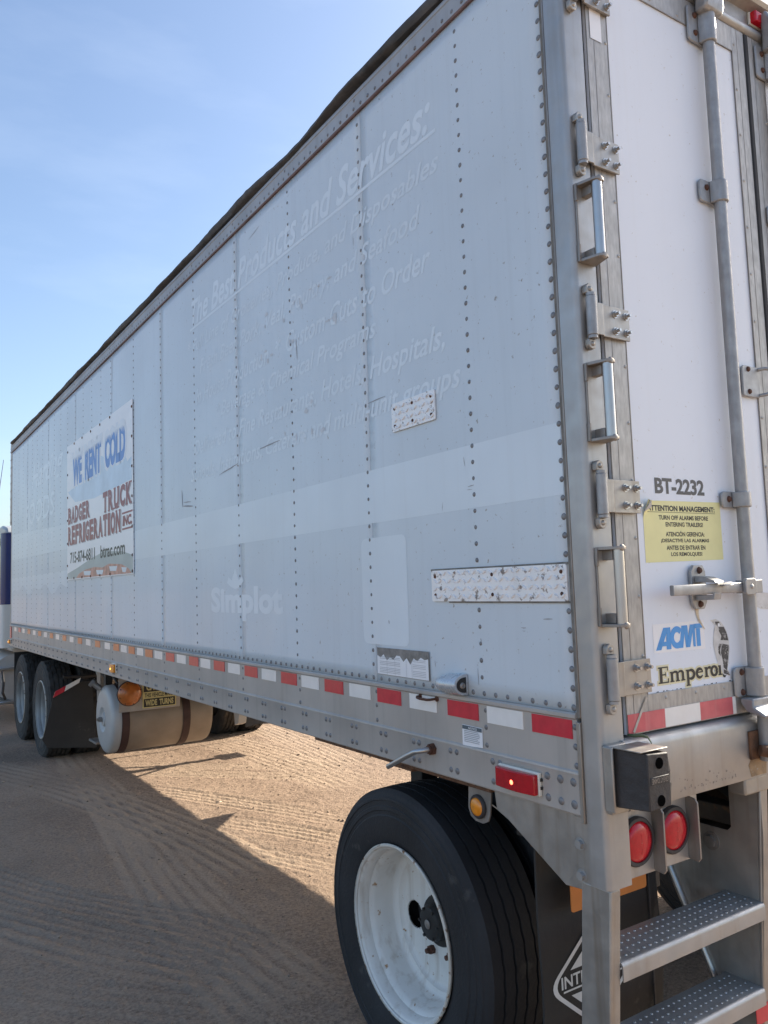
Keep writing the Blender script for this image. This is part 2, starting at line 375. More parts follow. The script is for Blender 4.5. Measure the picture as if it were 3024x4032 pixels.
def flat(name, pts, parent, m, mapper, sub=None, **kw):
    mb = MB(); mb.add([mapper(*p) for p in pts], [tuple(range(len(pts)))])
    return part(name, mb, m, parent, smooth=0, recalc=False, **kw)
def sheet(name, parent, m, mapper, u0, u1, v0, v1, nu=1, nv=1, top=None, bot=None, **kw):
    mb = MB(); vs_ = []
    for i in range(nu + 1):
        a = i / nu; u = u0 + (u1 - u0) * a
        lo = v0 if bot is None else bot(a); hi = v1 if top is None else top(a)
        for j in range(nv + 1): vs_.append(mapper(u, lo + (hi - lo) * j / nv))
    mb.add(vs_, [(i * (nv + 1) + j, (i + 1) * (nv + 1) + j, (i + 1) * (nv + 1) + j + 1, i * (nv + 1) + j + 1) for i in range(nu) for j in range(nv)])
    return part(name, mb, m, parent, smooth=40, recalc=False, **kw)
def ribbon(mb, pts, w, mapper):
    n_ = len(pts); L, Rr = [], []
    for i in range(n_):
        p = Vector(pts[i]); t = (Vector(pts[min(i + 1, n_ - 1)]) - Vector(pts[max(i - 1, 0)])).normalized()
        nn = Vector((-t.y, t.x)); ww = w[i] if isinstance(w, (list, tuple)) else w
        L.append(p + nn * ww / 2); Rr.append(p - nn * ww / 2)
    mb.add([mapper(*p) for p in L] + [mapper(*p) for p in Rr], [(i, i + 1, n_ + i + 1, n_ + i) for i in range(n_ - 1)])
def rect_m(mb, mapper, u0, u1, v0, v1): mb.add([mapper(u0, v0), mapper(u1, v0), mapper(u1, v1), mapper(u0, v1)], [(0, 1, 2, 3)])
def arc(cx, cy, rx, ry, a0, a1, n_=10): return [(cx + rx * math.cos(R(a0 + (a1 - a0) * i / n_)), cy + ry * math.sin(R(a0 + (a1 - a0) * i / n_))) for i in range(n_ + 1)]

# ------------------------------------------------------------------ ground sheet with tyre tracks
def vnoise(x, y, cell, seed):
    g = np.random.default_rng(seed).random((256, 256))
    fx, fy = x / cell + 500, y / cell + 500
    ix, iy = np.floor(fx).astype(int), np.floor(fy).astype(int)
    tx, ty = fx - ix, fy - iy; tx = tx * tx * (3 - 2 * tx); ty = ty * ty * (3 - 2 * ty)
    G = lambda a, b: g[a % 256, b % 256]
    return (G(ix, iy) * (1 - tx) + G(ix + 1, iy) * tx) * (1 - ty) + (G(ix, iy + 1) * (1 - tx) + G(ix + 1, iy + 1) * tx) * ty - 0.5
TRACKS = [  # polyline on the ground, half width, ribs, depth, lug spacing
    ([(0.435, 5.604), (0.649, 5.24), (0.95, 4.606), (1.195, 4.06), (1.414, 3.504)], 0.13, 4, 0.014, 0.055),
    ([(0.589, 4.389), (0.811, 3.97), (0.993, 3.601), (1.172, 3.113)], 0.13, 4, 0.016, 0.055),
    ([(0.437, 3.71), (0.638, 3.26), (0.894, 2.662)], 0.12, 4, 0.01, 0.06),
    ([(0.495, 6.37), (0.855, 5.976), (1.29, 5.509), (1.744, 5.049), (2.125, 4.656)], 0.13, 5, 0.01, 0.0),
    ([(0.517, 6.762), (0.89, 6.335), (1.419, 5.818), (2.357, 5.033)], 0.13, 5, 0.009, 0.0),
    ([(1.753, 7.36), (1.868, 6.334), (1.913, 5.29), (1.904, 4.299)], 0.3, 8, 0.006, 0.0),
    ([(2.525, 7.931), (2.371, 6.161), (2.216, 4.804)], 0.2, 6, 0.008, 0.06),
    ([(0.259, 7.653), (0.101, 5.753), (-0.033, 4.381), (-0.156, 3.367), (-0.242, 2.488), (-0.26, 1.831), (-0.214, 1.483)], 0.14, 3, 0.0035, 0.0),
    ([(-1.027, 4.424), (-0.757, 3.759), (-0.567, 3.371), (-0.383, 3.062), (-0.202, 2.768), (-0.049, 2.399), (0.113, 1.944)], 0.13, 4, 0.014, 0.055),
    ([(-1.081, 3.813), (-0.816, 3.244), (-0.601, 2.869), (-0.431, 2.576), (-0.285, 2.274), (-0.123, 1.882)], 0.13, 4, 0.015, 0.055),
    ([(-1.111, 3.473), (-0.843, 2.95), (-0.591, 2.494), (-0.306, 2.078), (-0.132, 1.756)], 0.13, 3, 0.013, 0.0),
    ([(-0.644, 7.67), (-0.249, 6.588), (0.052, 5.618), (0.26, 4.662), (0.403, 3.737), (0.456, 2.882)], 0.26, 6, 0.006, 0.0),
    ([(0.219, 7.152), (0.159, 5.357), (0.051, 3.968), (-0.025, 2.946), (-0.03, 2.185), (0.021, 1.577)], 0.2, 5, 0.0015, 0.0),
    ([(-1.182, 2.682), (-0.825, 2.255), (-0.554, 1.968), (-0.242, 1.616)], 0.16, 4, 0.011, 0.06),
]

def axis_coords(lo, hi, step, far):
    c = list(np.arange(lo, hi + 1e-6, step)); s_ = step; a = c[-1]
    while a < far: s_ *= 1.35; a += s_; c.append(a)
    s_ = step; a = c[0]; left = []
    while a > -far: s_ *= 1.35; a -= s_; left.append(a)
    return np.array(left[::-1] + c)
gx = axis_coords(-1.7, 4.2, 0.0125, 1500); gy = axis_coords(0.7, 10.2, 0.0125, 1500)
X, Y = np.meshgrid(gx, gy, indexing='ij'); x, y = X.ravel(), Y.ravel()
z = 0.020 * vnoise(x, y, 1.9, 1) + 0.006 * vnoise(x, y, 0.55, 2) + 0.003 * vnoise(x, y, 0.16, 3) + 0.004 * vnoise(x, y, 0.06, 4) + 0.005 * vnoise(x, y, 0.031, 5)
packed = np.clip(0.22 + 0.9 * vnoise(x, y, 1.3, 8), 0, 1) * 0.35
for pl, hw, ribs, dep, lug in TRACKS:
    P = np.array(pl); lo, hi = P.min(0) - hw * 1.6, P.max(0) + hw * 1.6
    idx = np.where((x > lo[0]) & (x < hi[0]) & (y > lo[1]) & (y < hi[1]))[0]
    if not len(idx): continue
    px, py = x[idx], y[idx]; best = np.full(len(idx), 1e9); sd = np.zeros(len(idx)); ss = np.zeros(len(idx)); acc = 0.0
    # densify with a smooth curve
    D = [P[0]]
    for i in range(len(P) - 1):
        p0, p1, p2, p3 = P[max(i - 1, 0)], P[i], P[i + 1], P[min(i + 2, len(P) - 1)]
        for k in range(1, 9):
            t = k / 8; D.append(0.5 * ((2 * p1) + (-p0 + p2) * t + (2 * p0 - 5 * p1 + 4 * p2 - p3) * t * t + (-p0 + 3 * p1 - 3 * p2 + p3) * t ** 3))
    D = np.array(D)
    for i in range(len(D) - 1):
        a, b = D[i], D[i + 1]; ab = b - a; L = np.hypot(*ab)
        if L < 1e-6: continue
        tt = np.clip(((px - a[0]) * ab[0] + (py - a[1]) * ab[1]) / L ** 2, 0, 1)
        dx, dy = px - a[0] - tt * ab[0], py - a[1] - tt * ab[1]; d = np.hypot(dx, dy); sgn = np.sign(ab[0] * dy - ab[1] * dx)
        mk = d < best; best[mk] = d[mk]; sd[mk] = (d * sgn)[mk]; ss[mk] = (acc + tt * L)[mk]; acc += L
    u = sd / hw
    fade = np.clip(0.75 + 0.9 * vnoise(px, py, 0.8, 21), 0.4, 1.0) * np.clip(ss / 0.4, 0, 1) * np.clip((acc - ss) / 0.4, 0, 1)
    inside = 1 / (1 + np.exp((np.abs(u) - 1) * 14))
    rim_ = np.exp(-((np.abs(u) - 1.12) / 0.12) ** 2)
    rib = np.clip(1.0 + 1.5 * np.cos(u * PI * ribs), 0, 1)
    if lug:
        zig = np.sin(2 * PI * (ss / lug + 0.35 * np.sin(u * PI * ribs)))
        rib = rib * (0.72 + 0.28 * zig)
    z[idx] += 0.62 * fade * (-dep * inside + dep * 0.95 * inside * rib + dep * 0.35 * rim_)
    packed[idx] = np.maximum(packed[idx], fade * inside * (0.18 + 0.55 * rib))
far_mask = (np.abs(x) > 12) | (y > 25) | (y < -12)
z[far_mask] *= 0.0
nx_, ny_ = len(gx), len(gy)
I = np.arange(nx_ * ny_).reshape(nx_, ny_)
quads = np.stack([I[:-1, :-1].ravel(), I[1:, :-1].ravel(), I[1:, 1:].ravel(), I[:-1, 1:].ravel()], 1).astype(np.int32)
gme = bpy.data.meshes.new("ground")
gme.vertices.add(nx_ * ny_); gme.vertices.foreach_set("co", np.stack([x, y, z], 1).astype(np.float32).ravel())
gme.loops.add(quads.size); gme.loops.foreach_set("vertex_index", quads.ravel())
gme.polygons.add(len(quads)); gme.polygons.foreach_set("loop_start", np.arange(0, quads.size, 4, dtype=np.int32))
at = gme.attributes.new("packed", 'FLOAT', 'POINT'); at.data.foreach_set("value", packed.astype(np.float32))
gme.update(calc_edges=True); gme.validate(); gme.shade_smooth()
gme.materials.append(M['ground'])
ground = bpy.data.objects.new("ground", gme); COL.objects.link(ground)
ground["kind"] = "structure"; ground["label"] = "brown packed dirt yard scored with tyre tracks"
def gz(px_, py_):
    i = int(np.clip(np.searchsorted(gx, px_), 0, nx_ - 1)); j = int(np.clip(np.searchsorted(gy, py_), 0, ny_ - 1)); return float(z[i * ny_ + j])

# loose stones
ico = bmesh.new(); bmesh.ops.create_icosphere(ico, subdivisions=1, radius=1.0)
iv = np.array([v.co[:] for v in ico.verts]); ifc = [tuple(v.index for v in f.verts) for f in ico.faces]; ico.free()
mb = MB()
for k in range(2600):
    if k % 3: px_, py_ = rng.uniform(-1.4, 3.6), rng.uniform(1.0, 9.5)
    else: px_, py_ = rng.uniform(1.2, 3.6), rng.uniform(5.0, 9.5)
    r = 0.0035 + 0.0065 * rng.random() ** 3 + (0.012 if rng.random() < 0.012 else 0)
    q = iv * (1 + 0.35 * (rng.random(iv.shape) - 0.5)) * np.array([1, rng.uniform(0.7, 1.2), rng.uniform(0.45, 0.75)]) * r
    a = rng.uniform(0, 6.28); ca, sa = math.cos(a), math.sin(a)
    q = np.stack([q[:, 0] * ca - q[:, 1] * sa, q[:, 0] * sa + q[:, 1] * ca, q[:, 2]], 1) + np.array([px_, py_, gz(px_, py_) + r * 0.2])
    mb.add(q, ifc)
part("gravel", mb, M['stone'], None, smooth=60, recalc=False, kind="stuff", label="small loose stones scattered over the packed dirt")

# ------------------------------------------------------------------ the trailer
W, YF, ZT, ZB = 2.44, 9.50, 3.487, 1.323
trailer = thing("semi_trailer", (1.22, 4.8, 0.0), "long white refrigerated semi-trailer with ghost lettering on its side and steps below its rear door", "trailer")
COLS = [0.457 + 0.6096 * k for k in range(8)] + [4.724 + 0.3048 * k for k in range(1, 16)]
SEAMS = [1.045, 2.264, 3.485, 4.703, 5.922, 7.141, 8.380]
CE = np.array([0.075] + COLS + [YF])
CAMP = rng.uniform(0.35, 1.25, len(CE) + 2)
CPH = rng.uniform(0, 6.28, len(CE) + 2)
def side_x(yy, zz):
    """outer skin of the left side: nearly flat at the rear, quilted between the rivet rows further forward"""
    i = int(np.clip(np.searchsorted(CE, yy) - 1, 0, len(CE) - 2))
    t = (yy - CE[i]) / (CE[i + 1] - CE[i]); t = min(max(t, 0), 1)
    zt = min(max((zz - ZB) / (ZT - ZB), 0), 1)
    amp = 0.0011 if yy < 4.72 else 0.0026
    pil = math.sin(PI * t) ** 2 * min(1, zt * 8) * min(1, (1 - zt) * 8)
    w_ = 0.55 + 0.45 * math.sin(zt * 7.0 + CPH[i]) + 0.25 * math.sin(zt * 17 + 2 * CPH[i])
    return -amp * CAMP[i] * pil * w_ - 0.0012 * math.sin(yy * 1.7 + zz * 0.8) * min(1, max(yy - 0.3, 0))

# core of the box
mb = MB(); mb.box(0.012, W - 0.004, 0.10, 9.49, 1.10, 3.585)
part("cargo_box", mb, M['seam'], trailer)
edges = [0.079] + SEAMS + [YF]
for i in range(len(edges) - 1):
    a, b = edges[i] + (0.0014 if i else 0), edges[i + 1] - 0.0014
    yy = np.linspace(a, b, max(8, int((b - a) / (0.05 if a < 4.6 else 0.026)))); zz = np.linspace(ZB, ZT, 44)
    mb = MB(); m_ = len(zz)
    mb.v = [(side_x(p, q), p, q) for p in yy for q in zz]
    mb.f = [(k * m_ + j, k * m_ + j + 1, (k + 1) * m_ + j + 1, (k + 1) * m_ + j) for k in range(len(yy) - 1) for j in range(m_ - 1)]
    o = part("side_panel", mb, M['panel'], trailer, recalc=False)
    o.modifiers.new("thickness", 'SOLIDIFY').thickness = 0.004
# right side, front wall, roof
mb = MB(); mb.box(W - 0.003, W, 0.08, YF, ZB, ZT); part("side_panel", mb, M['panel'], trailer)
mb = MB(); mb.box(0.03, W - 0.03, YF - 0.006, YF + 0.02, 1.10, 3.58); part("front_wall", mb, M['panel'], trailer)
mb = MB(); mb.box(0.03, W - 0.03, 0.06, YF, 3.586, 3.612); part("roof", mb, M['roof'], trailer, bevel=0.01)

# bottom rail
prof = [(0.03, 1.3225), (-0.007, 1.3225), (-0.011, 1.318), (-0.011, 1.309), (-0.004, 1.304), (-0.003, 1.174), (-0.0075, 1.170), (-0.0085, 1.165), (-0.0065, 1.160), (-0.0065, 1.064), (-0.004, 1.060), (0.07, 1.060), (0.07, 1.068), (0.02, 1.068)]
mb = MB(); mb.prism(prof, 'y', 0.078, 9.55); part("bottom_rail", mb, M['rail'], trailer, smooth=25)
mb = MB(); mb.prism([(W - p[0], p[1]) for p in prof], 'y', 0.078, 9.55); part("bottom_rail", mb, M['rail'], trailer, smooth=25)
# grimy strip under the rail near the wheel
mb = MB(); mb.box(0.006, 0.09, 0.45, 1.55, 1.045, 1.0595); mb.box(0.01, 0.08, 0.86, 1.0, 1.034, 1.045); part("rail_flange", mb, M['rust'], trailer, bevel=0.003)
# joint plate at the rear end of the rail
mb = MB(); mb.box(-0.0105, 0.0, 0.0635, 0.0775, 1.045, 1.30); part("rail_end_strip", mb, M['steel_dirty'], trailer, bevel=0.002)
# top rail with lip, cove and roof edge trim
mb = MB(); mb.prism([(0.02, 3.486), (-0.008, 3.486), (-0.010, 3.490), (-0.010, 3.4935), (0.02, 3.4935)], 'y', 0.06, YF + 0.06); part("rail_lip", mb, M['maroon'], trailer)
mb = MB(); mb.prism([(0.02, 3.494), (-0.006, 3.494), (-0.006, 3.557), (-0.009, 3.560), (-0.009, 3.567), (-0.004, 3.571), (0.004, 3.590), (0.03, 3.600), (0.05, 3.600)], 'y', 0.06, YF + 0.06)
part("top_rail", mb, M['toprail'], trailer, smooth=20)
mb = MB(); mb.prism([(W - 0.02, 3.486), (W + 0.006, 3.486), (W + 0.006, 3.567), (W - 0.03, 3.60), (W - 0.05, 3.60)], 'y', 0.06, YF + 0.06); part("top_rail", mb, M['toprail'], trailer, smooth=20)
mb = MB(); NT = 260; ring = []
for i in range(NT + 1):
    yy = 0.03 + (YF + 0.05 - 0.03) * i / NT
    w0 = 0.004 * math.sin(yy * 5.1) + 0.003 * math.sin(yy * 13.7 + 1) + 0.003 * (rng.random() - 0.5)
    sag = -0.022 * math.exp(-((yy - 1.62) / 0.22) ** 2) + 0.008 * math.exp(-((yy - 1.05) / 0.25) ** 2)
    th = 0.012 + 0.004 * math.sin(yy * 3.3)
    rag = (0.004 * rng.random() if 1.3 < yy < 2.3 else 0.0015 * rng.random())
    zc = 3.618 + sag + w0 * 0.5
    ring.append([(0.03, yy, zc - th - 0.006), (-0.006 + w0, yy, zc - th - 0.004), (-0.016 + w0, yy, zc - th * 0.3 - rag), (-0.014 + w0, yy, zc + th * 0.8 + rag), (0.0 + w0, yy, zc + th + 0.006 + rag), (0.05, yy, zc + th)])
m_ = 6
for r_ in ring: mb.v += r_
mb.f = [(i * m_ + j, (i + 1) * m_ + j, (i + 1) * m_ + (j + 1) % m_, i * m_ + (j + 1) % m_) for i in range(NT) for j in range(m_)] + [tuple(range(m_)), tuple(range(NT * m_, NT * m_ + m_))]
part("roof_edge_trim", mb, M['rooftrim'], trailer, smooth=50, label="dark ragged roof edge strip sagging in one place")
mb = MB(); mb.box(W - 0.02, W + 0.012, 0.03, YF + 0.05, 3.601, 3.63); part("roof_edge_trim", mb, M['rooftrim'], trailer, bevel=0.006)

# rivets: the nearest 300 are parts, the rest one joined part
spots = []      # pos, normal, radius
ZR = [1.384 + 0.0503 * k for k in range(42)]
for c in COLS:
    for q in ZR: spots.append(((side_x(c, q), c, q), (-1, 0, 0), 0.0072 if c < 4.8 else 0.0060))
for q in [1.384 + 0.0503 * k for k in range(-1, 42)]: spots.append(((0.0, 0.0895, q), (-1, 0, 0), 0.0088))
for k in range(1, 183): spots.append(((0.0, 0.0895 + 0.0515 * k, 1.3365), (-1, 0, 0), 0.0078))
for k in range(0, 186): spots.append(((-0.006, 0.038 + 0.0515 * k + 0.06, 3.5135), (-1, 0, 0), 0.0075))
for k in range(0, 15): spots.append(((-0.006, 1.071 + 0.6096 * k, 3.545), (-1, 0, 0), 0.007))
for yy in (0.194, 0.146, 0.0995):
    for q in (1.143, 1.0865): spots.append(((-0.0065, yy, q), (-1, 0, 0), 0.0115))
for k in range(0, 45):
    yc = 0.402 + 0.2015 * k
    for dy_ in (-0.0158, 0.0158):
        for q in (1.1445, 1.087): spots.append(((-0.0065, yc + dy_, q), (-1, 0, 0), 0.0098))
for k in range(0, 15):
    for q in (1.288, 1.239, 1.187): spots.append(((-0.0033, 0.4445 + 0.6045 * k, q), (-1, 0, 0), 0.0078))
for q in (1.285, 1.235, 1.186): spots.append(((-0.0033, 0.087, q), (-1, 0, 0), 0.0088))
def hidden(p):
    yy, q = p[1], p[2]
    return (0.62 < yy < 0.90 and 2.195 < q < 2.315) or (0.075 < yy < 0.70 and 1.60 < q < 1.72) or (4.12 < yy < 6.20 and 1.81 < q < 3.01) or (0.515 < yy < 0.668 and 1.315 < q < 1.395) or (0.21 < yy < 0.385 and 1.08 < q < 1.15 and abs(yy - 0.402) > .03)
spots = [s_ for s_ in spots if not hidden(s_[0])]
spots.sort(key=lambda s_: (Vector(s_[0]) - CAM).length / s_[2])
RM = {}
def rivet_mesh(r, nrm):
    key = (round(r, 4), nrm)
    if key not in RM:
        mb = MB(); mb.dome((0, 0, 0), nrm, r, r * 0.42, 10, 3)
        me, _ = mesh_of(mb, "rivet", False, 60); me.materials.append(M['rivet']); RM[key] = me
    return RM[key]
N_RIV = 272
for p, nrm, r in spots[:N_RIV]:
    rv = instance("rivet", rivet_mesh(r, nrm), None, trailer, p); k_ = random.uniform(0.92, 1.10); rv.scale = (random.uniform(0.7, 1.3), k_, k_)
mb = MB()
for p, nrm, r in spots[N_RIV:]: mb.dome(p, nrm, r, r * 0.42, 6, 2)
part("rivet_rows", mb, M['rivet'], trailer, smooth=60, kind="stuff")

# ghost lettering, bands and one painted reflection on the side
GS = on_side(0.0003)
sheet("pale_band", trailer, M['ghost'], GS, 0.086, 6.24, 1.8965, 2.0925, 160, 6)
sheet("pale_band", trailer, M['ghost'], GS, 6.25, 9.46, 0, 0, 120, 6, top=lambda a: 2.315 + 0.12 * a, bot=lambda a: 2.088 + 0.033 * a)
sheet("pale_band", trailer, M['ghost'], GS, 6.25, 9.46, 0, 0, 120, 5, top=lambda a: 1.893, bot=lambda a: 1.74 + 0.06 * math.sin(a * 23) * math.sin(a * 7))  # wavy low streak: a reflection in the skin, painted as a pale sheet
rr = []
for (cu_, cv_, a0) in ((0.86, 1.815, 90), (1.10, 1.815, 0), (1.10, 1.485, -90), (0.86, 1.485, -180)):
    rr += [(cu_ + (1 if False else 1) * 0.028 * math.cos(R(a0 + t)) * (1), cv_ + 0.028 * math.sin(R(a0 + t))) for t in (90, 60, 30, 0)]
flat("ghost_rectangle", rr, trailer, M['ghost'], on_side(0.0006))
GT = on_side(0.0007)
def ghost(s, y0, y1, z0, z1, m=None, shear=0.32, bold=0.014, name="ghost_lettering"):
    lettering(s, trailer, M[m or 'ghost_faint'], GT, y0, y1, z0, z1, shear, bold, name=name, cuts=3 if y0 > 4.5 else 0)
ghost("The Best Products and Services:", 2.925, 0.60, 3.185, 3.335, 'ghost_bright', 0.32, 0.02)
sheet("ghost_underline", trailer, M['ghost_bright'], GT, 2.95, 0.575, 3.167, 3.180, 40, 1)
ghost("* Full Line of Groceries, Produce, and Disposables", 2.99, 0.565, 3.008, 3.108)
ghost("Fresh Beef, Pork, Veal, Poultry, and Seafood", 2.80, 0.675, 2.858, 2.962, 'ghost_faint')
ghost("In House Production  *  Custom Cuts to Order", 2.87, 0.63, 2.715, 2.810, 'ghost_faint')
ghost("* Beverage & Chemical Programs", 2.57, 0.975, 2.560, 2.665, 'ghost_faint')
ghost("Delivered to Fine Restaurants, Hotels, Hospitals,", 2.905, 0.57, 2.405, 2.515, 'ghost_faint')
ghost("Schools, Institutions, Caterers and multi-unit groups", 2.965, 0.495, 2.262, 2.368, 'ghost_faint')
ghost("Simplot", 2.675, 1.805, 1.515, 1.685, 'ghost_bright', 0, 0.045)
flat("ghost_leaf", [(2.45, 1.705), (2.405, 1.685), (2.345, 1.672), (2.285, 1.685), (2.24, 1.712), (2.26, 1.735), (2.30, 1.715), (2.345, 1.775), (2.39, 1.715), (2.43, 1.735)], trailer, M['ghost_bright'], GT)
ghost("Harting", 8.12, 6.42, 2.76, 3.10, 'ghost_bright', 0.45, 0.02)
ghost("FOODS", 8.50, 6.84, 2.46, 2.70, 'ghost_bright', 0.12)
ghost("800-322-9003", 8.45, 6.93, 2.205, 2.30, 'ghost_bright', 0.15)
# glue stains in some of the letters, scratches and scuffs
mb = MB()
def scratch(y0, z0, y1, z1, w):
    d = Vector((y1 - y0, z1 - z0)); n_ = max(2, int(d.length / 0.02)); pts = [(y0 + d.x * i / n_, z0 + d.y * i / n_ + 0.0015 * (random.random() - 0.5)) for i in range(n_ + 1)]
    ribbon(mb, pts, [w * (0.35 + 0.65 * math.sin(PI * i / n_)) for i in range(n_ + 1)], on_side(0.0012))
for a in [(0.185, 1.563, 0.150, 1.564, 0.004), (0.275, 1.537, 0.255, 1.537, 0.003), (0.270, 1.528, 0.258, 1.528, 0.002), (0.955, 1.545, 0.953, 1.532, 0.006), (2.52, 2.275, 2.27, 2.30, 0.006), (2.02, 2.33, 1.80, 2.335, 0.006),
          (1.05, 2.345, 0.93, 2.348, 0.004), (3.12, 2.26, 3.11, 2.16, 0.012), (3.10, 2.165, 2.94, 2.15, 0.010), (3.09, 2.185, 2.97, 2.178, 0.006), (0.50, 2.06, 0.495, 2.03, 0.003), (0.485, 1.965, 0.455, 1.967, 0.003), (0.49, 1.955, 0.465, 1.953, 0.002),
          (0.74, 1.44, 0.72, 1.40, 0.003), (0.69, 1.42, 0.688, 1.40, 0.003), (0.475, 1.41, 0.473, 1.36, 0.003), (2.1, 3.39, 1.98, 3.41, 0.003), (1.12, 3.02, 1.118, 2.98, 0.003), (0.62, 1.90, 0.615, 1.93, 0.002), (0.455, 1.50, 0.452, 1.49, 0.004), (0.43, 1.47, 0.428, 1.462, 0.004), (1.62, 2.75, 1.615, 2.66, 0.006)]: scratch(*a)
part("scratches", mb, M['scratch'], trailer, smooth=0, recalc=False, kind="stuff")
mb = MB()
for k in range(34):
    yy, q = random.uniform(1.25, 2.0), random.choice([2.90, 2.93, 2.77, 2.74, 2.46, 2.43, 2.33, 2.30]) + random.uniform(-0.03, 0.03)
    w_, h_ = random.uniform(0.006, 0.028), random.uniform(0.004, 0.020)
    mp_ = on_side(0.0010 + 0.000008 * k); n_ = 7
    mb.add([mp_(yy + w_ * math.cos(2 * PI * i / n_) * random.uniform(.5, 1), q + h_ * math.sin(2 * PI * i / n_) * random.uniform(.5, 1)) for i in range(n_)], [tuple(range(n_))])
part("glue_residue", mb, M['ghost_brown'], trailer, smooth=0, recalc=False, kind="stuff")

# conspicuity tape on the rail
TAPE = [(0.095, 0.245, 'r'), (0.281, 0.435, 'w'), (0.476, 0.627, 'r'), (0.685, 0.837, 'w'), (0.89, 1.04, 'r'), (1.087, 1.237, 'w'), (1.286, 1.432, 'r'), (1.482, 1.634, 'w'), (1.68, 1.83, 'r'), (1.882, 2.035, 'w'), (2.086, 2.234, 'r'), (2.292, 2.442, 'w'), (2.492, 2.639, 'r'), (2.688, 2.836, 'w'), (2.874, 3.019, 'r'), (3.075, 3.23, 'w'), (3.280, 3.433, 'r'), (3.50, 3.657, 'w'), (3.702, 3.854, 'o'), (3.90, 4.045, 'w'), (4.104, 4.247, 'o'), (4.294, 4.441, 'w'), (4.495, 4.646, 'o'), (4.746, 4.899, 'w'), (5.043, 5.198, 'o'), (5.349, 5.505, 'w'), (5.655, 5.805, 'o'), (5.974, 6.123, 'w'), (6.277, 6.421, 'o'), (6.573, 6.733, 'w'), (6.869, 7.018, 'o'), (7.171, 7.33, 'w'), (7.48, 7.64, 'o'), (7.79, 7.95, 'w'), (8.12, 8.28, 'o'), (8.468, 8.627, 'w'), (8.755, 8.909, 'p'), (9.04, 9.20, 'w')]
for a, b, k in TAPE:
    mb = MB(); d = 0.004 * (random.random() - 0.5)
    mb.prism([(a, 1.2535), (b, 1.2535 + d * 0.3), (b, 1.3025), (a, 1.3025 + d * 0.3)], 'x', -0.0062, -0.0032)
    part("reflective_tape", mb, {'r': M['red'], 'w': M['white'], 'o': M['orange'], 'p': M['red_faded']}[k], trailer, smooth=0, label={'r': "red reflective tape square", 'w': "white reflective tape square", 'o': "orange red reflective tape square", 'p': "faded pink reflective tape square"}[k])

# rolled steel tread plates riveted on the side
def treadplate(y0, y1, z0, z1, step):
    mb = MB(); mb.prism([(y0 + .004, z0), (y1 - .004, z0), (y1, z0 + .004), (y1, z1 - .004), (y1 - .004, z1), (y0 + .004, z1), (y0, z1 - .004), (y0, z0 + .004)], 'x', -0.0075, -0.0025)
    i = 0; yy = y0 + step * 0.6
    while yy < y1 - step * 0.4:
        j = 0; q = z0 + step * 0.6
        while q < z1 - step * 0.4:
            s_ = 1 if (i + j) % 2 else -1; L, wd = step * 0.46, step * 0.165; a = R(42) * s_
            ca, sa = math.cos(a), math.sin(a); P_ = []
            for (p, o_) in ((-L, 0), (-L * .4, wd), (L * .4, wd), (L, 0), (L * .4, -wd), (-L * .4, -wd)): P_.append((yy + p * ca - o_ * sa, q + p * sa + o_ * ca))
            top = [(yy + (p[0] - yy) * 0.62, q + (p[1] - q) * 0.5) for p in P_]
            mb.add([(-0.0075, *p) for p in P_] + [(-0.0122, *p) for p in top], [tuple(range(6, 12))] + [(k, (k + 1) % 6, 6 + (k + 1) % 6, 6 + k) for k in range(6)])
            q += step; j += 1
        yy += step; i += 1
    o = part("tread_plate", mb, M['tread'], trailer, smooth=20, label="white painted tread plate patch with chipped raised pattern")
    for (a, b) in ((y0 + .02, z0 + .02), (y0 + .02, z1 - .02), (y1 - .02, z0 + .02), (y1 - .02, z1 - .02), ((y0 + y1) / 2, z0 + .02), ((y0 + y1) / 2, z1 - .02)):
        m2 = MB(); m2.dome((-0.0075, a, b), (-1, 0, 0), 0.006, 0.004, 8, 2); part("plate_rivet", m2, M['rustbolt'], o, smooth=60)
    return o
treadplate(0.630, 0.884, 2.205, 2.306, 0.0235)
treadplate(0.0835, 0.684, 1.6115, 1.7105, 0.0245)
mb = MB(); mb.box(-0.004, -0.0015, 0.081, 0.690, 1.7095, 1.7155); mb.box(-0.004, -0.0015, 0.081, 0.60, 1.6065, 1.6115); part("plate_sealant", mb, M['seal'], trailer)

# half torn paper label
SL = on_side(0.0042)
lab = flat("torn_label", [(1.033, 1.352), (0.717, 1.3505), (0.718, 1.4465), (1.034, 1.4465)], trailer, M['peel'], SL)
SP = on_side(0.0055)
zz_ = [1.422, 1.418, 1.425, 1.412, 1.420, 1.398, 1.419, 1.405, 1.423, 1.424, 1.408, 1.416, 1.404, 1.424, 1.412, 1.42]
pts = [(1.031, 1.354), (0.721, 1.3525)] + [(0.721 + 0.31 * i / 15, zz_[i]) for i in range(16)]
lp = flat("label_paper", pts, lab, M['sticker'], SP)
mb = MB()
for k in range(11):
    q = 1.361 + 0.0053 * k
    if k not in (4, 8):
        rect_m(mb, on_side(0.0066), 1.015, 0.885, q, q + 0.0016); rect_m(mb, on_side(0.0066), 0.81, 0.735, q, q + 0.0014)
for yy in (0.968, 0.918, 0.848, 0.815): rect_m(mb, on_side(0.0068), yy, yy - 0.0012, 1.354, 1.41)
part("printed_lines", mb, M['stickerline'], lab, smooth=0, recalc=False)

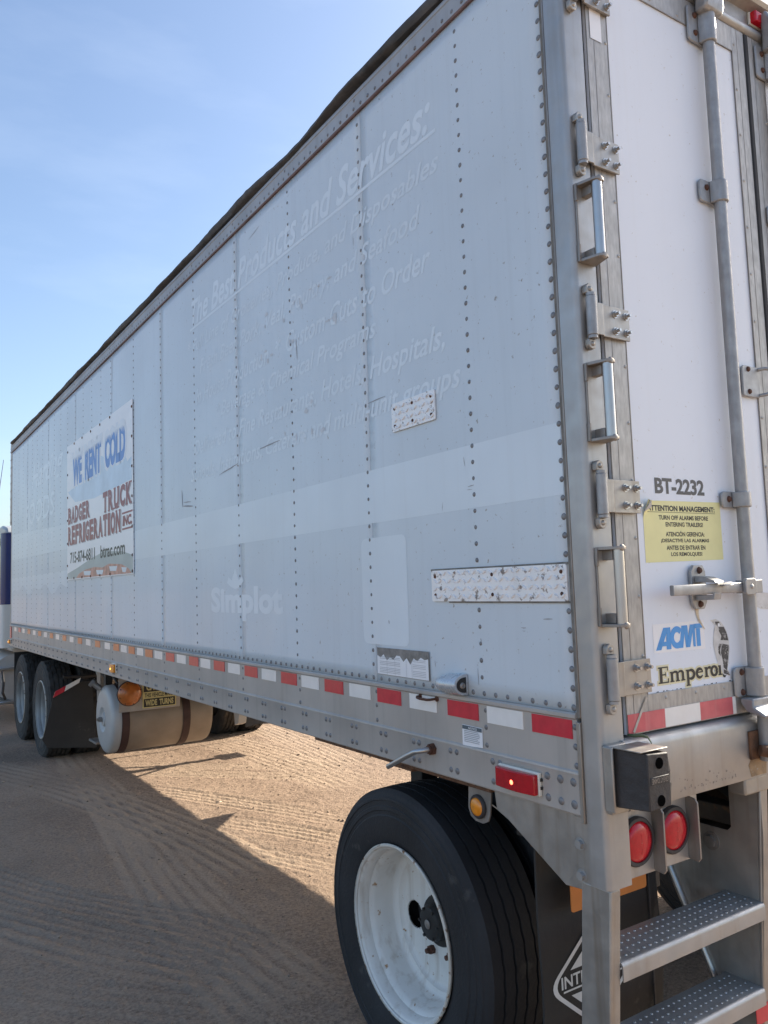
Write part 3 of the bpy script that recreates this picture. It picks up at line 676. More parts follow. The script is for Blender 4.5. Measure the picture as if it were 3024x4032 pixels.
# small side fittings
h = thing if False else None
mb = MB()   # lamp hood
SEC = [(0.523, 1.0), (0.545, 1.0), (0.575, 0.985), (0.605, 0.93), (0.630, 0.81), (0.648, 0.62), (0.657, 0.40), (0.661, 0.12)]
NP = 17; DP = [(-math.sin(PI * i / (NP - 1)) ** 0.8 if 0 < i < NP - 1 else 0.0, -math.cos(PI * i / (NP - 1))) for i in range(NP)]
for yy, k in SEC: mb.v += [(-0.004 + 0.052 * k * p[0], yy, 1.357 + 0.004 * (1 - k) + 0.032 * k * p[1] - 0.004 * (yy - 0.523) / 0.1) for p in DP]
mb.f = [(i * NP + j, i * NP + (j + 1) % NP, (i + 1) * NP + (j + 1) % NP, (i + 1) * NP + j) for i in range(len(SEC) - 1) for j in range(NP)] + [tuple(range(NP)), tuple((len(SEC) - 1) * NP + j for j in range(NP))]
sh = part("utility_lamp", mb, M['lampgrey'], trailer, smooth=50, label="grey hooded utility lamp on lower side")
mb = MB(); mb.add([(-0.010 + 0.038 * p[0], 0.5222, 1.357 + 0.0235 * p[1]) for p in DP], [tuple(range(NP))]); part("lamp_recess", mb, M['hub'], sh, smooth=0)
mb = MB(); mb.lathe([(0, 0.0005), (0.006, 0.005), (0.004, 0.009), (0, 0.010)], (-0.026, 0.5215, 1.356), 'y', 14, -1); part("lamp_lens", mb, M['steel_dark'], sh, smooth=60)
mb = MB(); mb.tube([(-0.004, 0.772, 1.2985), (-0.022, 0.770, 1.2985), (-0.028, 0.762, 1.297), (-0.030, 0.745, 1.2955), (-0.030, 0.705, 1.2955), (-0.027, 0.690, 1.297), (-0.020, 0.683, 1.2985), (-0.004, 0.682, 1.2985)], 0.0042, 8)
mb.cyl((-0.0033, 0.772, 1.2985), (-0.008, 0.772, 1.2985), 0.009, 10); mb.cyl((-0.0033, 0.682, 1.2985), (-0.008, 0.682, 1.2985), 0.009, 10)
part("small_handle", mb, M['rustbolt'], trailer, smooth=50, label="small rusty handle over the tape")
mb = MB(); mb.tube([(-0.005, 0.712, 1.136), (-0.035, 0.714, 1.136), (-0.050, 0.722, 1.134), (-0.056, 0.745, 1.128), (-0.058, 0.79, 1.108), (-0.058, 0.85, 1.080), (-0.057, 0.905, 1.055)], 0.0085, 12)
crank = part("crank_rod", mb, M['chrome'], trailer, smooth=50, label="bent steel release rod through the rail")
mb = MB(); mb.cyl((-0.0065, 0.712, 1.136), (-0.018, 0.712, 1.136), 0.020, 6); mb.cyl((-0.018, 0.712, 1.136), (-0.026, 0.712, 1.136), 0.014, 12); part("rod_nut", mb, M['rustbolt'], crank, smooth=30)
nl = flat("notice_label", [(0.558, 1.170), (0.462, 1.1755), (0.461, 1.2335), (0.557, 1.2345)], trailer, M['sticker'], lambda u, v: (-0.0048, u, v))
flat("label_header", [(0.5555, 1.2215), (0.4635, 1.2205), (0.4635, 1.2320), (0.5555, 1.2330)], nl, M['stickerdark'], lambda u, v: (-0.0060, u, v))
lettering("NOTICE", nl, M['sticker'], lambda u, v: (-0.0070, u, v), 0.525, 0.485, 1.2235, 1.2300, bold=0.02)
mb = MB()
for k in range(7):
    q = 1.184 + 0.0053 * k; rect_m(mb, lambda u, v: (-0.0062, u, v), 0.548, 0.472 + 0.01 * random.random(), q, q + 0.0026)
part("printed_lines", mb, M['stickerline'], nl, smooth=0, recalc=False)

def marker(y0, y1, z0, z1, base_m, lens_m, glow_m, label, depth=0.034):
    mb = MB(); mb.box(-0.018, -0.0068, y0 - 0.004, y1 + 0.002, z0 - 0.003, z1 + 0.005)
    b_ = part("side_marker_light", mb, base_m, trailer, bevel=0.003, label=label)
    for k in (0.28, 0.68):
        m2 = MB(); m2.box(-0.014, -0.0055, y0 - 0.0075, y0 - 0.004, z0 + (z1 - z0) * k, z0 + (z1 - z0) * (k + 0.14)); part("base_slot", m2, M['dark'], b_)
    m3 = MB(); n_ = 10; P_ = []
    for i in range(n_ + 1):
        t = i / n_; P_.append((-0.018 - (depth - 0.012) * (0.65 + 0.35 * math.sin(PI * t)), y0 + (y1 - y0) * t))
    poly = [(-0.0172, y0)] + P_ + [(-0.0172, y1)]
    m3.prism(poly, 'z', z0, z1)
    part("marker_lens", m3, lens_m, b_, bevel=0.003, smooth=40)
    ym, zm = y0 + (y1 - y0) * 0.52, (z0 + z1) / 2 - 0.004
    m4 = MB(); m4.dome((-0.0175 - (depth - 0.012) - 0.0003, ym, zm), (-1, 0, 0), 0.007, 0.0015, 10, 2); part("bulb_glow", m4, glow_m, b_, smooth=60)
    return b_
marker(0.220, 0.380, 1.0875, 1.1425, M['ivory'], M['lens_red_dim'], M['glow_red'], "red side marker light on white base")
marker(4.545, 4.660, 1.098, 1.158, M['ivory'], M['lens_amber'], M['glow_amber'], "amber side marker light at mid rail")
marker(9.41, 9.50, 1.095, 1.145, M['ivory'], M['lens_amber'], M['glow_amber'], "amber front corner marker light")
# round amber lamp on hanging bracket
mb = MB(); pl = [(0.470, 1.0585), (0.582, 1.0585), (0.578, 0.965)] + [(0.535 + 0.043 * math.cos(R(a)), 0.965 + 0.030 * math.sin(R(a))) for a in range(-15, -181, -15)][:0]
pl = [(0.472, 1.0585), (0.582, 1.0585), (0.588, 0.972), (0.578, 0.949), (0.555, 0.938), (0.520, 0.937), (0.495, 0.948), (0.486, 0.968)]
mb.prism(pl, 'x', 0.031, 0.036)
ab = part("lamp_bracket", mb, M['steel_dark'], trailer, label="weathered hanging bracket with round amber lamp")
mb = MB(); mb.lathe([(0, 0.036), (0.006, 0.036), (0.010, 0.032), (0.010, 0.027)], (0.031, 0.537, 0.985), 'x', 24, -1); part("grommet", mb, M['rubber'], ab, smooth=45)
mb = MB(); mb.lathe([(0.008, 0.0275), (0.013, 0.026), (0.017, 0.018), (0.0185, 0.001)], (0.031, 0.537, 0.985), 'x', 24, -1); part("amber_lens", mb, M['lens_amber'], ab, smooth=60)
mb = MB(); mb.tube([(0.04, 0.49, 1.0), (0.06, 0.45, 0.975), (0.08, 0.41, 0.985), (0.10, 0.38, 1.0)], 0.0022, 6); part("lamp_wire", mb, M['wire'], trailer)

# ------------------------------------------------------------------ banner on the side
BX = -0.0085
mb = MB(); mb.prism([(6.215, 1.802), (4.104, 1.799), (4.118, 3.024), (6.232, 3.021)], 'x', BX, -0.0045)
ban = part("banner", mb, M['poster'], trailer, smooth=0, label="printed advertising banner riveted to the side")
def ob(k): return lambda u, v: (BX - 0.0003 * k, u, v)
flat("banner_print", [(6.20, 2.60), (5.90, 2.48), (5.2, 2.44), (4.135, 2.46), (4.14, 2.62), (4.25, 2.60), (4.30, 2.66), (4.45, 2.70), (4.9, 2.73), (5.2, 2.80), (5.35, 2.70), (5.8, 2.62)], ban, M['p_light'], ob(1))
flat("banner_print", [(6.205, 1.812), (4.115, 1.806), (4.118, 1.93), (4.4, 1.97), (4.9, 1.995), (5.3, 1.96), (5.8, 1.90), (6.205, 1.86)], ban, M['p_green'], ob(1))
flat("banner_print", [(5.85, 1.812), (4.15, 1.806), (4.22, 1.84), (4.40, 1.876), (4.75, 1.894), (4.95, 1.872), (5.2, 1.885), (5.5, 1.876), (5.75, 1.846)], ban, M['p_tank'], ob(2))
for (a, b, q) in ((5.55, 5.35, 1.85), (5.12, 4.95, 1.845), (4.72, 4.55, 1.86), (4.38, 4.30, 1.842)):
    flat("banner_print", [(a, q - 0.022), (b, q - 0.026), (b - 0.03, q + 0.008), (a + 0.03, q + 0.014)], ban, M['ghost'], ob(3))
for (s_, a, b) in (("WE", 5.995, 5.645), ("RENT", 5.53, 4.985), ("COLD", 4.87, 4.295)):
    lettering(s_, ban, M['p_ice'], ob(2), a + 0.04, b - 0.04, 2.605, 2.935, 0, 0.07)
    lettering(s_, ban, M['p_blue'], ob(3), a, b, 2.625, 2.895, 0, 0.06)
    mb = MB(); n_ = int(abs(a - b) / 0.035); pts_u = [a + (b - a) * i / n_ for i in range(n_ + 1)]
    for i in range(n_):
        u0, u1 = pts_u[i], pts_u[i + 1]; d = random.uniform(0.018, 0.055)
        mb.add([ob(4)(u0, 2.905), ob(4)(u1, 2.905), ob(4)(u1, 2.880), ob(4)((u0 + u1) / 2, 2.880 - d), ob(4)(u0, 2.880)], [(0, 1, 2, 3, 4)])
    part("ice_drips", mb, M['p_ice'], ban, smooth=0, recalc=False)
STEMS = {'B': 'L', 'A': 'lr', 'D': 'L', 'G': '', 'E': 'L', 'R': 'Lr', 'T': 'c', 'U': 'LRt', 'C': '', 'K': 'LR', 'F': 'L', 'I': 'c', 'O': '', 'N': 'LR'}
def slab(s_, a, b, z0, z1):
    wd = [0.55 if c == 'I' else 1.0 for c in s_]; tot = sum(wd); u = a
    mb, mo = MB(), MB()
    for c, k in zip(s_, wd):
        cw = (b - a) * k / tot; v, f = text_geo(c, 0, 0.05); lo, hi = v.min(0), v.max(0); q0, q1 = u + cw * 0.08, u + cw * 0.90
        t = (v - lo) / (hi - lo)
        mb.add([ob(3)(q0 + (q1 - q0) * p[0], z0 + (z1 - z0) * p[1]) for p in t], f)
        mo.add([ob(2)(q0 - 0.012 + (q1 - q0 - 0.03) * p[0] + 0.012, z0 - 0.008 + (z1 - z0 + 0.002) * p[1]) for p in t], f)
        h_ = 0.012; m_ = ob(3.5)
        for side, pos in (('L', 0.13), ('R', 0.87), ('l', 0.08), ('r', 0.90), ('c', 0.5)):
            if side in STEMS[c]:
                uc = q0 + (q1 - q0) * pos; hw = (q1 - q0) * 0.21
                rect_m(mb, m_, uc - hw, uc + hw, z0, z0 + h_)
                if side in 'LRc' and not (c == 'T'): rect_m(mb, m_, uc - hw, uc + hw, z1 - h_, z1)
        u += cw
    part("lettering_shadow", mo, M['p_shadow'], ban, smooth=0, recalc=False); part("lettering", mb, M['p_red'], ban, smooth=0, recalc=False)
slab("BADGER", 6.19, 5.36, 2.302, 2.448)
slab("TRUCK", 4.945, 4.13, 2.292, 2.452)
slab("REFRIGERATION", 6.19, 4.42, 2.112, 2.278)
lettering("INC.", ban, M['p_red'], ob(3), 4.375, 4.13, 2.145, 2.220, 0.1, 0.06)
sheet("banner_rule", ban, M['p_red'], ob(3), 4.385, 4.12, 2.232, 2.245); sheet("banner_rule", ban, M['p_red'], ob(3), 4.385, 4.12, 2.118, 2.131)
lettering("715-874-6811", ban, M['p_ink'], ob(3), 6.09, 5.19, 1.945, 2.045, 0, 0.02)
lettering("btrac.com", ban, M['p_ink'], ob(3), 5.01, 4.315, 1.945, 2.045, 0, 0.02)
mb = MB()
BR = [(4.72 + 0.3048 * k, q) for k in range(5) for q in (3.008, 1.815)] + [(yv, q) for yv in (4.13, 6.205) for q in (2.97, 2.76, 2.55, 2.34, 2.13, 1.93, 1.82)]
for a, b in BR: mb.dome((BX, a, b), (-1, 0, 0), 0.012, 0.006, 8, 2)
part("banner_screws", mb, M['rustbolt'], ban, smooth=60, kind="stuff")

# ------------------------------------------------------------------ rear frame
def rpoly(x0, x1, y0, y1, r, n_=5, corners=(1, 1, 1, 1)):
    out = []
    for (cx_, cy_, a0, on) in ((x0, y0, 180, corners[0]), (x1, y0, 270, corners[1]), (x1, y1, 0, corners[2]), (x0, y1, 90, corners[3])):
        if not on: out.append((cx_, cy_)); continue
        ox, oy = (r if cx_ == x0 else -r), (r if cy_ == y0 else -r)
        out += [(cx_ + ox + r * math.cos(R(a0 + 90 * i / n_)), cy_ + oy + r * math.sin(R(a0 + 90 * i / n_))) for i in range(n_ + 1)]
    return out
mb = MB(); mb.prism(rpoly(-0.004, 0.0795, 0.0, 0.062, 0.016, 6, (1, 0, 0, 0)), 'z', 0.895, 3.60)
post = part("rear_corner_post", mb, M['steel'], trailer, smooth=40, label="stainless rear corner post on left edge")
mb = MB(); mb.prism(rpoly(W - 0.0795, W + 0.004, 0.0, 0.062, 0.016, 6, (0, 1, 0, 0)), 'z', 0.895, 3.60); part("rear_corner_post", mb, M['steel'], trailer, smooth=40)
mb = MB(); mb.box(-0.0055, 0.0, 0.0632, 0.069, 1.31, 3.58); part("post_seal", mb, M['steel_dark'], trailer, bevel=0.0015)
mb = MB(); mb.box(-0.0035, 0.0, 0.0695, 0.0785, 1.31, 3.49); part("post_seal", mb, M['seal'], trailer)
# triangular gusset under the rail
mb = MB(); mb.prism([(0.064, 1.058), (0.432, 1.058), (0.423, 1.003), (0.375, 0.985), (0.158, 0.866), (0.064, 0.874)], 'x', 0.006, 0.014)
part("corner_gusset", mb, M['steel_dirty'], trailer, bevel=0.002)
for q in (0.987, 0.908):
    mb = MB(); mb.cyl((0.006, 0.097, q), (0.003, 0.097, q), 0.0165, 18); mb.cyl((0.003, 0.097, q), (-0.006, 0.097, q), 0.0115, 6); part("gusset_bolt", mb, M['steel'], trailer, smooth=30)
mb = MB(); mb.box(0.004, 0.0058, 0.063, 0.112, 0.885, 1.055); part("gusset_strip", mb, M['steel_dirty'], trailer, bevel=0.001)
# recess behind the door gap and body behind doors
mb = MB(); mb.box(0.0800, 2.36, 0.045, 0.095, 1.26, 3.476); part("door_recess", mb, M['gasket'], trailer)
mb = MB(); mb.prism(rpoly(0.03, 0.08, 3.4765, 3.515, 0.014, 4, (0, 0, 0, 0)), 'y', 0, 0.001) if False else mb.prism([(0.04, 3.4765), (0.004, 3.4765), (-0.008, 3.484), (-0.012, 3.495), (-0.008, 3.506), (0.004, 3.513), (0.04, 3.513)], 'x', 0.0800, 2.36)
part("header_tube", mb, M['steel'], trailer, smooth=40)
mb = MB(); mb.prism([(0.06, 3.5135), (0.010, 3.5135), (0.010, 3.575), (-0.022, 3.590), (-0.030, 3.602), (-0.026, 3.612), (0.06, 3.616)], 'x', -0.004, W + 0.004)
part("header_beam", mb, M['steel_dirty'], trailer, smooth=30)
for xc in (0.985, 1.22, 1.455):
    mb = MB(); mb.box(xc - 0.062, xc + 0.062, 0.002, 0.0098, 3.530, 3.574); hb = part("rear_marker_light", mb, M['ivory'], trailer, bevel=0.002)
    mb = MB(); mb.prism(rpoly(xc - 0.058, xc + 0.058, -0.018, 0.002, 0.007, 4, (1, 1, 0, 0)), 'z', 3.533, 3.571); part("marker_lens", mb, M['lens_red'], hb, bevel=0.002)
# rear sill
mb = MB(); mb.prism([(0.06, 1.080), (-0.018, 1.080), (-0.021, 1.084), (-0.021, 1.230), (-0.018, 1.244), (-0.008, 1.253), (0.005, 1.256), (0.06, 1.256)], 'x', 0.0665, W - 0.0665)
part("rear_sill", mb, M['steel'], trailer, smooth=40, label="stained stainless rear sill with dented top edge")
# dock bumper
mb = MB()
A = [(0.012, 1.1015), (0.112, 1.1015), (0.112, 1.246), (0.012, 1.246)]
mb.add([(a, -0.0215, b) for a, b in A] + [(0.0225, -0.118, 1.108), (0.106, -0.116, 1.110), (0.1065, -0.116, 1.160), (0.1005, -0.116, 1.164), (0.1005, -0.117, 1.190), (0.1035, -0.117, 1.194), (0.1030, -0.116, 1.238), (0.0225, -0.118, 1.243)],
       [(0, 3, 2, 1), (4, 5, 6, 7, 8, 9, 10, 11), (0, 4, 11, 3), (0, 1, 5, 4), (3, 11, 10, 2), (1, 2, 10, 9, 8, 7, 6, 5)])
db = part("dock_bumper", mb, M['rubber'], trailer, bevel=0.003, smooth=30, label="black rubber dock bumper block")
for q in (1.217, 1.128):
    m2 = MB(); m2.cyl((0.066, -0.1187, q), (0.066, -0.1165, q), 0.0135, 18); part("bolt_hole", m2, M['void'], db, smooth=30)
m2 = MB(); m2.box(0.030, 0.099, -0.1192, -0.1165, 1.168, 1.187); part("name_plate", m2, M['rubber'], db, bevel=0.0015)
lettering("GREAT DANE", db, M['steel_dark'], on_rear(-0.1200), 0.094, 0.034, 1.1840, 1.1715, 0, 0.01)
mb = MB(); mb.box(0.001, 0.0655, -0.020, -0.0015, 1.083, 1.252); mb.box(-0.004, 0.0035, -0.0325, -0.0015, 1.09, 1.250); part("bumper_plate", mb, M['steel_dirty'], trailer, bevel=0.003)
mb = MB(); mb.box(0.006, 0.108, -0.112, -0.021, 1.2466, 1.2495); part("bumper_cap", mb, M['steel_dirty'], trailer, bevel=0.001)
# tail light panel, lights and guard fins
mb = MB(); mb.box(0.0805, 0.40, 0.030, 0.036, 0.893, 1.079); tp = part("tail_light_panel", mb, M['steel'], trailer, bevel=0.002)
for xc, zc in ((0.137, 0.984), (0.283, 0.986)):
    mb = MB(); mb.lathe([(0, 0.063), (0.008, 0.0635), (0.013, 0.060), (0.013, 0.052), (0.004, 0.051)], (xc, 0.030, zc), 'y', 32, -1)
    tl_ = part("tail_light", mb, M['rubber'], trailer, smooth=45, label="round red tail light in black rubber ring")
    mb = MB(); mb.lathe([(0.004, 0.052), (0.012, 0.050), (0.018, 0.036), (0.0205, 0.018), (0.021, 0.001)], (xc, 0.030, zc), 'y', 32, -1); part("lens", mb, M['lens_red'], tl_, smooth=60)
    mb = MB()
    for k in range(9):
        a = R(200 + 20 * k); mb.box(xc - 0.001, xc + 0.001, 0.0088, 0.0092, zc - 0.03 + 0.006 * k, zc - 0.027 + 0.006 * k)
    part("lens_ridges", mb, M['lens_red_dim'], tl_)
for xc in (0.207, 0.352):
    mb = MB(); mb.prism([(0.030, 0.897), (0.0, 0.893), (-0.008, 0.903), (-0.008, 1.050), (0.0, 1.060), (0.030, 1.066)], 'x', xc - 0.003, xc + 0.003)
    part("guard_fin", mb, M['steel_dark'], trailer, bevel=0.001)
# steps under the rear left: two stiles and treads
lean = lambda q: max(0, (0.90 - q)) * 0.075
def stile_box(x0, x1, y0, y1, z0, z1, mname, nm, **kw):
    mb = MB(); mb.add([(x0, y0 + lean(z0), z0), (x1, y0 + lean(z0), z0), (x1, y1 + lean(z0), z0), (x0, y1 + lean(z0), z0), (x0, y0 + lean(z1), z1), (x1, y0 + lean(z1), z1), (x1, y1 + lean(z1), z1), (x0, y1 + lean(z1), z1)],
                      [(0, 3, 2, 1), (4, 5, 6, 7), (0, 1, 5, 4), (1, 2, 6, 5), (2, 3, 7, 6), (3, 0, 4, 7)])
    return part(nm, mb, M[mname], trailer, **kw)
stile_box(0.0025, 0.040, 0.002, 0.098, 0.18, 0.8945, 'steel_dirty', "step_stile", bevel=0.004, smooth=40)
XS = 0.655
mb = MB()
poly = [(0.0 + lean(0.9), 1.0795), (0.0, 0.90), (lean(0.2), 0.20), (0.135, 0.20), (0.19, 0.44), (0.33, 0.73), (0.42, 0.90), (0.42, 1.0795), (0.235, 1.0795), (0.235, 0.905), (0.222, 0.892), (0.118, 0.892), (0.105, 0.905), (0.105, 1.0795)]
mb.prism(poly, 'x', XS, XS + 0.005); part("step_stile", mb, M['steel_dirty'], trailer, bevel=0.001, label="large bent steel side plate of the rear steps")
stile_box(XS - 0.002, XS + 0.036, -0.004, 0.006, 0.18, 1.078, 'steel_dirty', "stile_flange", bevel=0.003)
mb = MB(); mb.tube([(XS - 0.004, 0.42, 0.895), (XS - 0.004, 0.335, 0.73), (XS - 0.004, 0.192, 0.44), (XS - 0.004, 0.135, 0.20)], 0.011, 10); part("stile_rod", mb, M['chrome'], trailer, smooth=50)
mb = MB(); mb.cyl((XS, 0.175, 0.848), (XS - 0.003, 0.175, 0.848), 0.028, 20); mb.cyl((XS - 0.003, 0.175, 0.848), (XS - 0.014, 0.175, 0.848), 0.019, 6); part("stile_bolt", mb, M['steel_dark'], trailer, smooth=30)
mb = MB(); mb.box(0.575, 0.72, -0.006, 0.05, 1.030, 1.0785); part("stile_bracket", mb, M['steel_dirty'], trailer, bevel=0.006)
def tread(zt):
    y0, y1 = -0.004 + lean(zt), 0.125 + lean(zt)
    mb = MB(); prof = [(y0, zt - 0.046), (y0, zt - 0.012)] + [(y0 + 0.012 - 0.012 * math.cos(R(a)), zt - 0.012 + 0.012 * math.sin(R(a))) for a in (22, 45, 67, 90)] + [(y1, zt), (y1, zt - 0.030), (y1 - 0.004, zt - 0.030), (y1 - 0.004, zt - 0.004), (y0 + 0.012, zt - 0.004), (y0 + 0.004, zt - 0.012), (y0 + 0.004, zt - 0.046)]
    mb.prism(prof, 'x', 0.041, XS - 0.001)
    for i in range(25):
        for j in range(4):
            xc = 0.058 + 0.0236 * i + (0.0118 if j % 2 else 0)
            if xc > XS - 0.015: continue
            mb.dome((xc, y0 + 0.026 + 0.0265 * j, zt - 0.0002), (0, 0, 1), 0.0044, 0.0036, 7, 2)
    part("step_tread", mb, M['steel'], trailer, smooth=40)
tread(0.712); tread(0.468); tread(0.224)
mb = MB(); mb.box(0.61, 0.70, -0.0045 + lean(.40), -0.0025 + lean(.40), 0.375, 0.425); part("step_tape", mb, M['red'], trailer)

# ------------------------------------------------------------------ rear doors
DY = 0.0005
def slab_door(x0, x1, nm, label):
    mb = MB(); mb.box(x0, x1, DY + 0.004, DY + 0.038, 1.263, 3.474)
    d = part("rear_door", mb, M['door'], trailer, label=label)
    fr = 0.0845
    for (a, b, c, e) in ((x0, x0 + fr, 1.262, 3.4745), (x1 - fr * 0.8, x1, 1.262, 3.4745)):
        m2 = MB(); m2.box(a, b, DY, DY + 0.0045, c, e); part("door_stile", m2, M['alu'], d, bevel=0.001)
        m2 = MB(); m2.box(a + 0.028, a + 0.029, DY - 0.0008, DY + 0.001, c, e); part("stile_groove", m2, M['steel_dark'], d)
    for (c, e) in ((1.2625, 1.358), (3.389, 3.474)):
        m2 = MB(); m2.box(x0 + fr + 0.0003, x1 - fr * 0.8 - 0.0003, DY, DY + 0.0045, c, e); part("door_rail", m2, M['alu'], d, bevel=0.001)
    m2 = MB(); m2.box(x0 + fr, x0 + fr + 0.0025, DY - 0.001, DY + 0.003, 1.358, 3.389); m2.box(x1 - fr * .8 - 0.0025, x1 - fr * .8, DY - 0.001, DY + 0.003, 1.358, 3.389)
    m2.box(x0 + fr, x1 - fr * .8, DY - 0.001, DY + 0.003, 3.3865, 3.389); part("panel_edge_seal", m2, M['steel_dark'], d)
    m2 = MB()
    for q in np.arange(1.46, 3.4, 0.157):
        m2.dome((x0 + fr - 0.008, DY, q), (0, -1, 0), 0.0055, 0.0028, 9, 2); m2.dome((x1 - fr * .8 + 0.010, DY, q + 0.07), (0, -1, 0), 0.0055, 0.0028, 9, 2)
    for xx in np.arange(x0 + 0.16, x1 - 0.1, 0.13):
        m2.dome((xx, DY, 1.343), (0, -1, 0), 0.0055, 0.0028, 9, 2); m2.dome((xx, DY, 3.405), (0, -1, 0), 0.0055, 0.0028, 9, 2)
    part("door_rivets", m2, M['alu'], d, smooth=60, kind="stuff")
    return d
ldoor = slab_door(0.0985, 0.871, "l", "narrow white rear door carrying stickers and one lock rod")
rdoor = slab_door(0.8945, 2.342, "r", "wide white rear door on the curb side")
mb = MB(); mb.box(0.8725, 0.8930, -0.004, 0.030, 1.265, 3.473); part("door_gasket", mb, M['gasket'], trailer, bevel=0.004)
mb = MB(); mb.box(0.0805, 0.0972, 0.012, 0.040, 1.265, 3.473); part("door_gasket", mb, M['gasket'], trailer)
flat("glue_smear", [(0.690, 1.604), (0.715, 1.612), (0.785, 1.606), (0.785, 1.556), (0.735, 1.559), (0.70, 1.572)], ldoor, M['penguin_w'], on_rear(DY + 0.0030))
# hinges
def hinge(zc, i):
    mb = MB()
    mb.prism([(0.0455, -0.020), (0.075, -0.020), (0.082, -0.0135), (0.186, -0.0135), (0.186, -0.0075), (0.078, -0.0075), (0.072, -0.014), (0.0455, -0.014)], 'z', zc - 0.0435, zc + 0.0435)
    mb.box(0.0985, 0.186, -0.0075, DY - 0.001, zc - 0.040, zc + 0.040)
    hg = part("door_hinge", mb, M['steel_dirty'], trailer, bevel=0.001, smooth=40)
    m2 = MB(); zt, zb = (zc + 0.056, zc - 0.050)
    m2.cyl((0.0315, -0.019, zb), (0.0315, -0.019, zt), 0.0145, 20); part("hinge_barrel", m2, M['galv'], hg, smooth=45, bevel=0.0015)
    for s_, zz0 in ((1, zt), (-1, zb)):
        m3 = MB(); m3.cyl((0.0315, -0.019, zz0 + s_ * 0.0008), (0.0315, -0.019, zz0 + s_ * 0.0085), 0.0132, 18); part("hinge_bushing", m3, M['galv'], hg, smooth=45)
        m3 = MB(); ear = [(0.0315 + 0.0135 * math.cos(R(t)), zz0 + s_ * (0.024 + 0.0125 * math.sin(R(t)))) for t in range(0, 181, 20)] + [(0.018, zz0 + s_ * 0.0092), (0.045, zz0 + s_ * 0.0092)]
        m3.prism(ear, 'y', -0.017, -0.0012)
        m3.dome((0.0315, -0.017, zz0 + s_ * 0.0215), (0, -1, 0), 0.0072, 0.005, 12, 3); part("hinge_lug", m3, M['steel_dirty'], hg, smooth=45, bevel=0.002)
    for a in (0.128, 0.172):
        for b in (-0.0235, 0.0235):
            m4 = MB(); m4.hexnut((a, -0.0136, zc + b), (0, -1, 0), 0.0082, 0.0082, 0.55); part("hinge_nut", m4, M['chrome'], hg, smooth=30)
for i, zc in enumerate((3.309, 2.836, 2.357, 1.883, 1.410)): hinge(zc, i)
# grab handles
def grab(z0, z1):
    mb = MB(); mb.cyl((0.0425, -0.051, z0 + 0.004), (0.0425, -0.051, z1 - 0.004), 0.0138, 20)
    g = part("grab_handle", mb, M['chrome'], trailer, smooth=45)
    for (q, s_) in ((z0, 1), (z1, -1)):
        m2 = MB(); m2.prism([(0.012, -0.0012), (0.077, -0.0012), (0.060, -0.062), (0.050, -0.067), (0.036, -0.067), (0.026, -0.060)], 'z', q - 0.004, q + 0.004)
        m2.box(0.036, 0.058, -0.036, -0.0012, min(q + s_ * 0.0045, q + s_ * 0.030), max(q + s_ * 0.0045, q + s_ * 0.030))
        m2.box(0.0095, 0.017, -0.009, -0.001, min(q - s_ * 0.003, q + s_ * 0.045), max(q - s_ * 0.003, q + s_ * 0.045))
        m2.dome((0.0425, -0.063, q), (0, -1, 0), 0.010, 0.006, 10, 2)
        part("handle_bracket", m2, M['steel_dark'], g, bevel=0.001, smooth=40)
    m3 = MB(); m3.box(0.015, 0.078, -0.0035, -0.0008, z0 + 0.004, z1 - 0.004); part("backing_plate", m3, M['steel'], g, bevel=0.001)
    m4 = MB(); m4.tube([(0.0145, -0.003, z0 + 0.01), (0.0145, -0.003, z1 - 0.01)], 0.0032, 6); part("weld_bead", m4, M['steel_dark'], g)
for z0, z1 in ((2.512, 2.722), (2.028, 2.230), (1.549, 1.745)): grab(z0, z1)

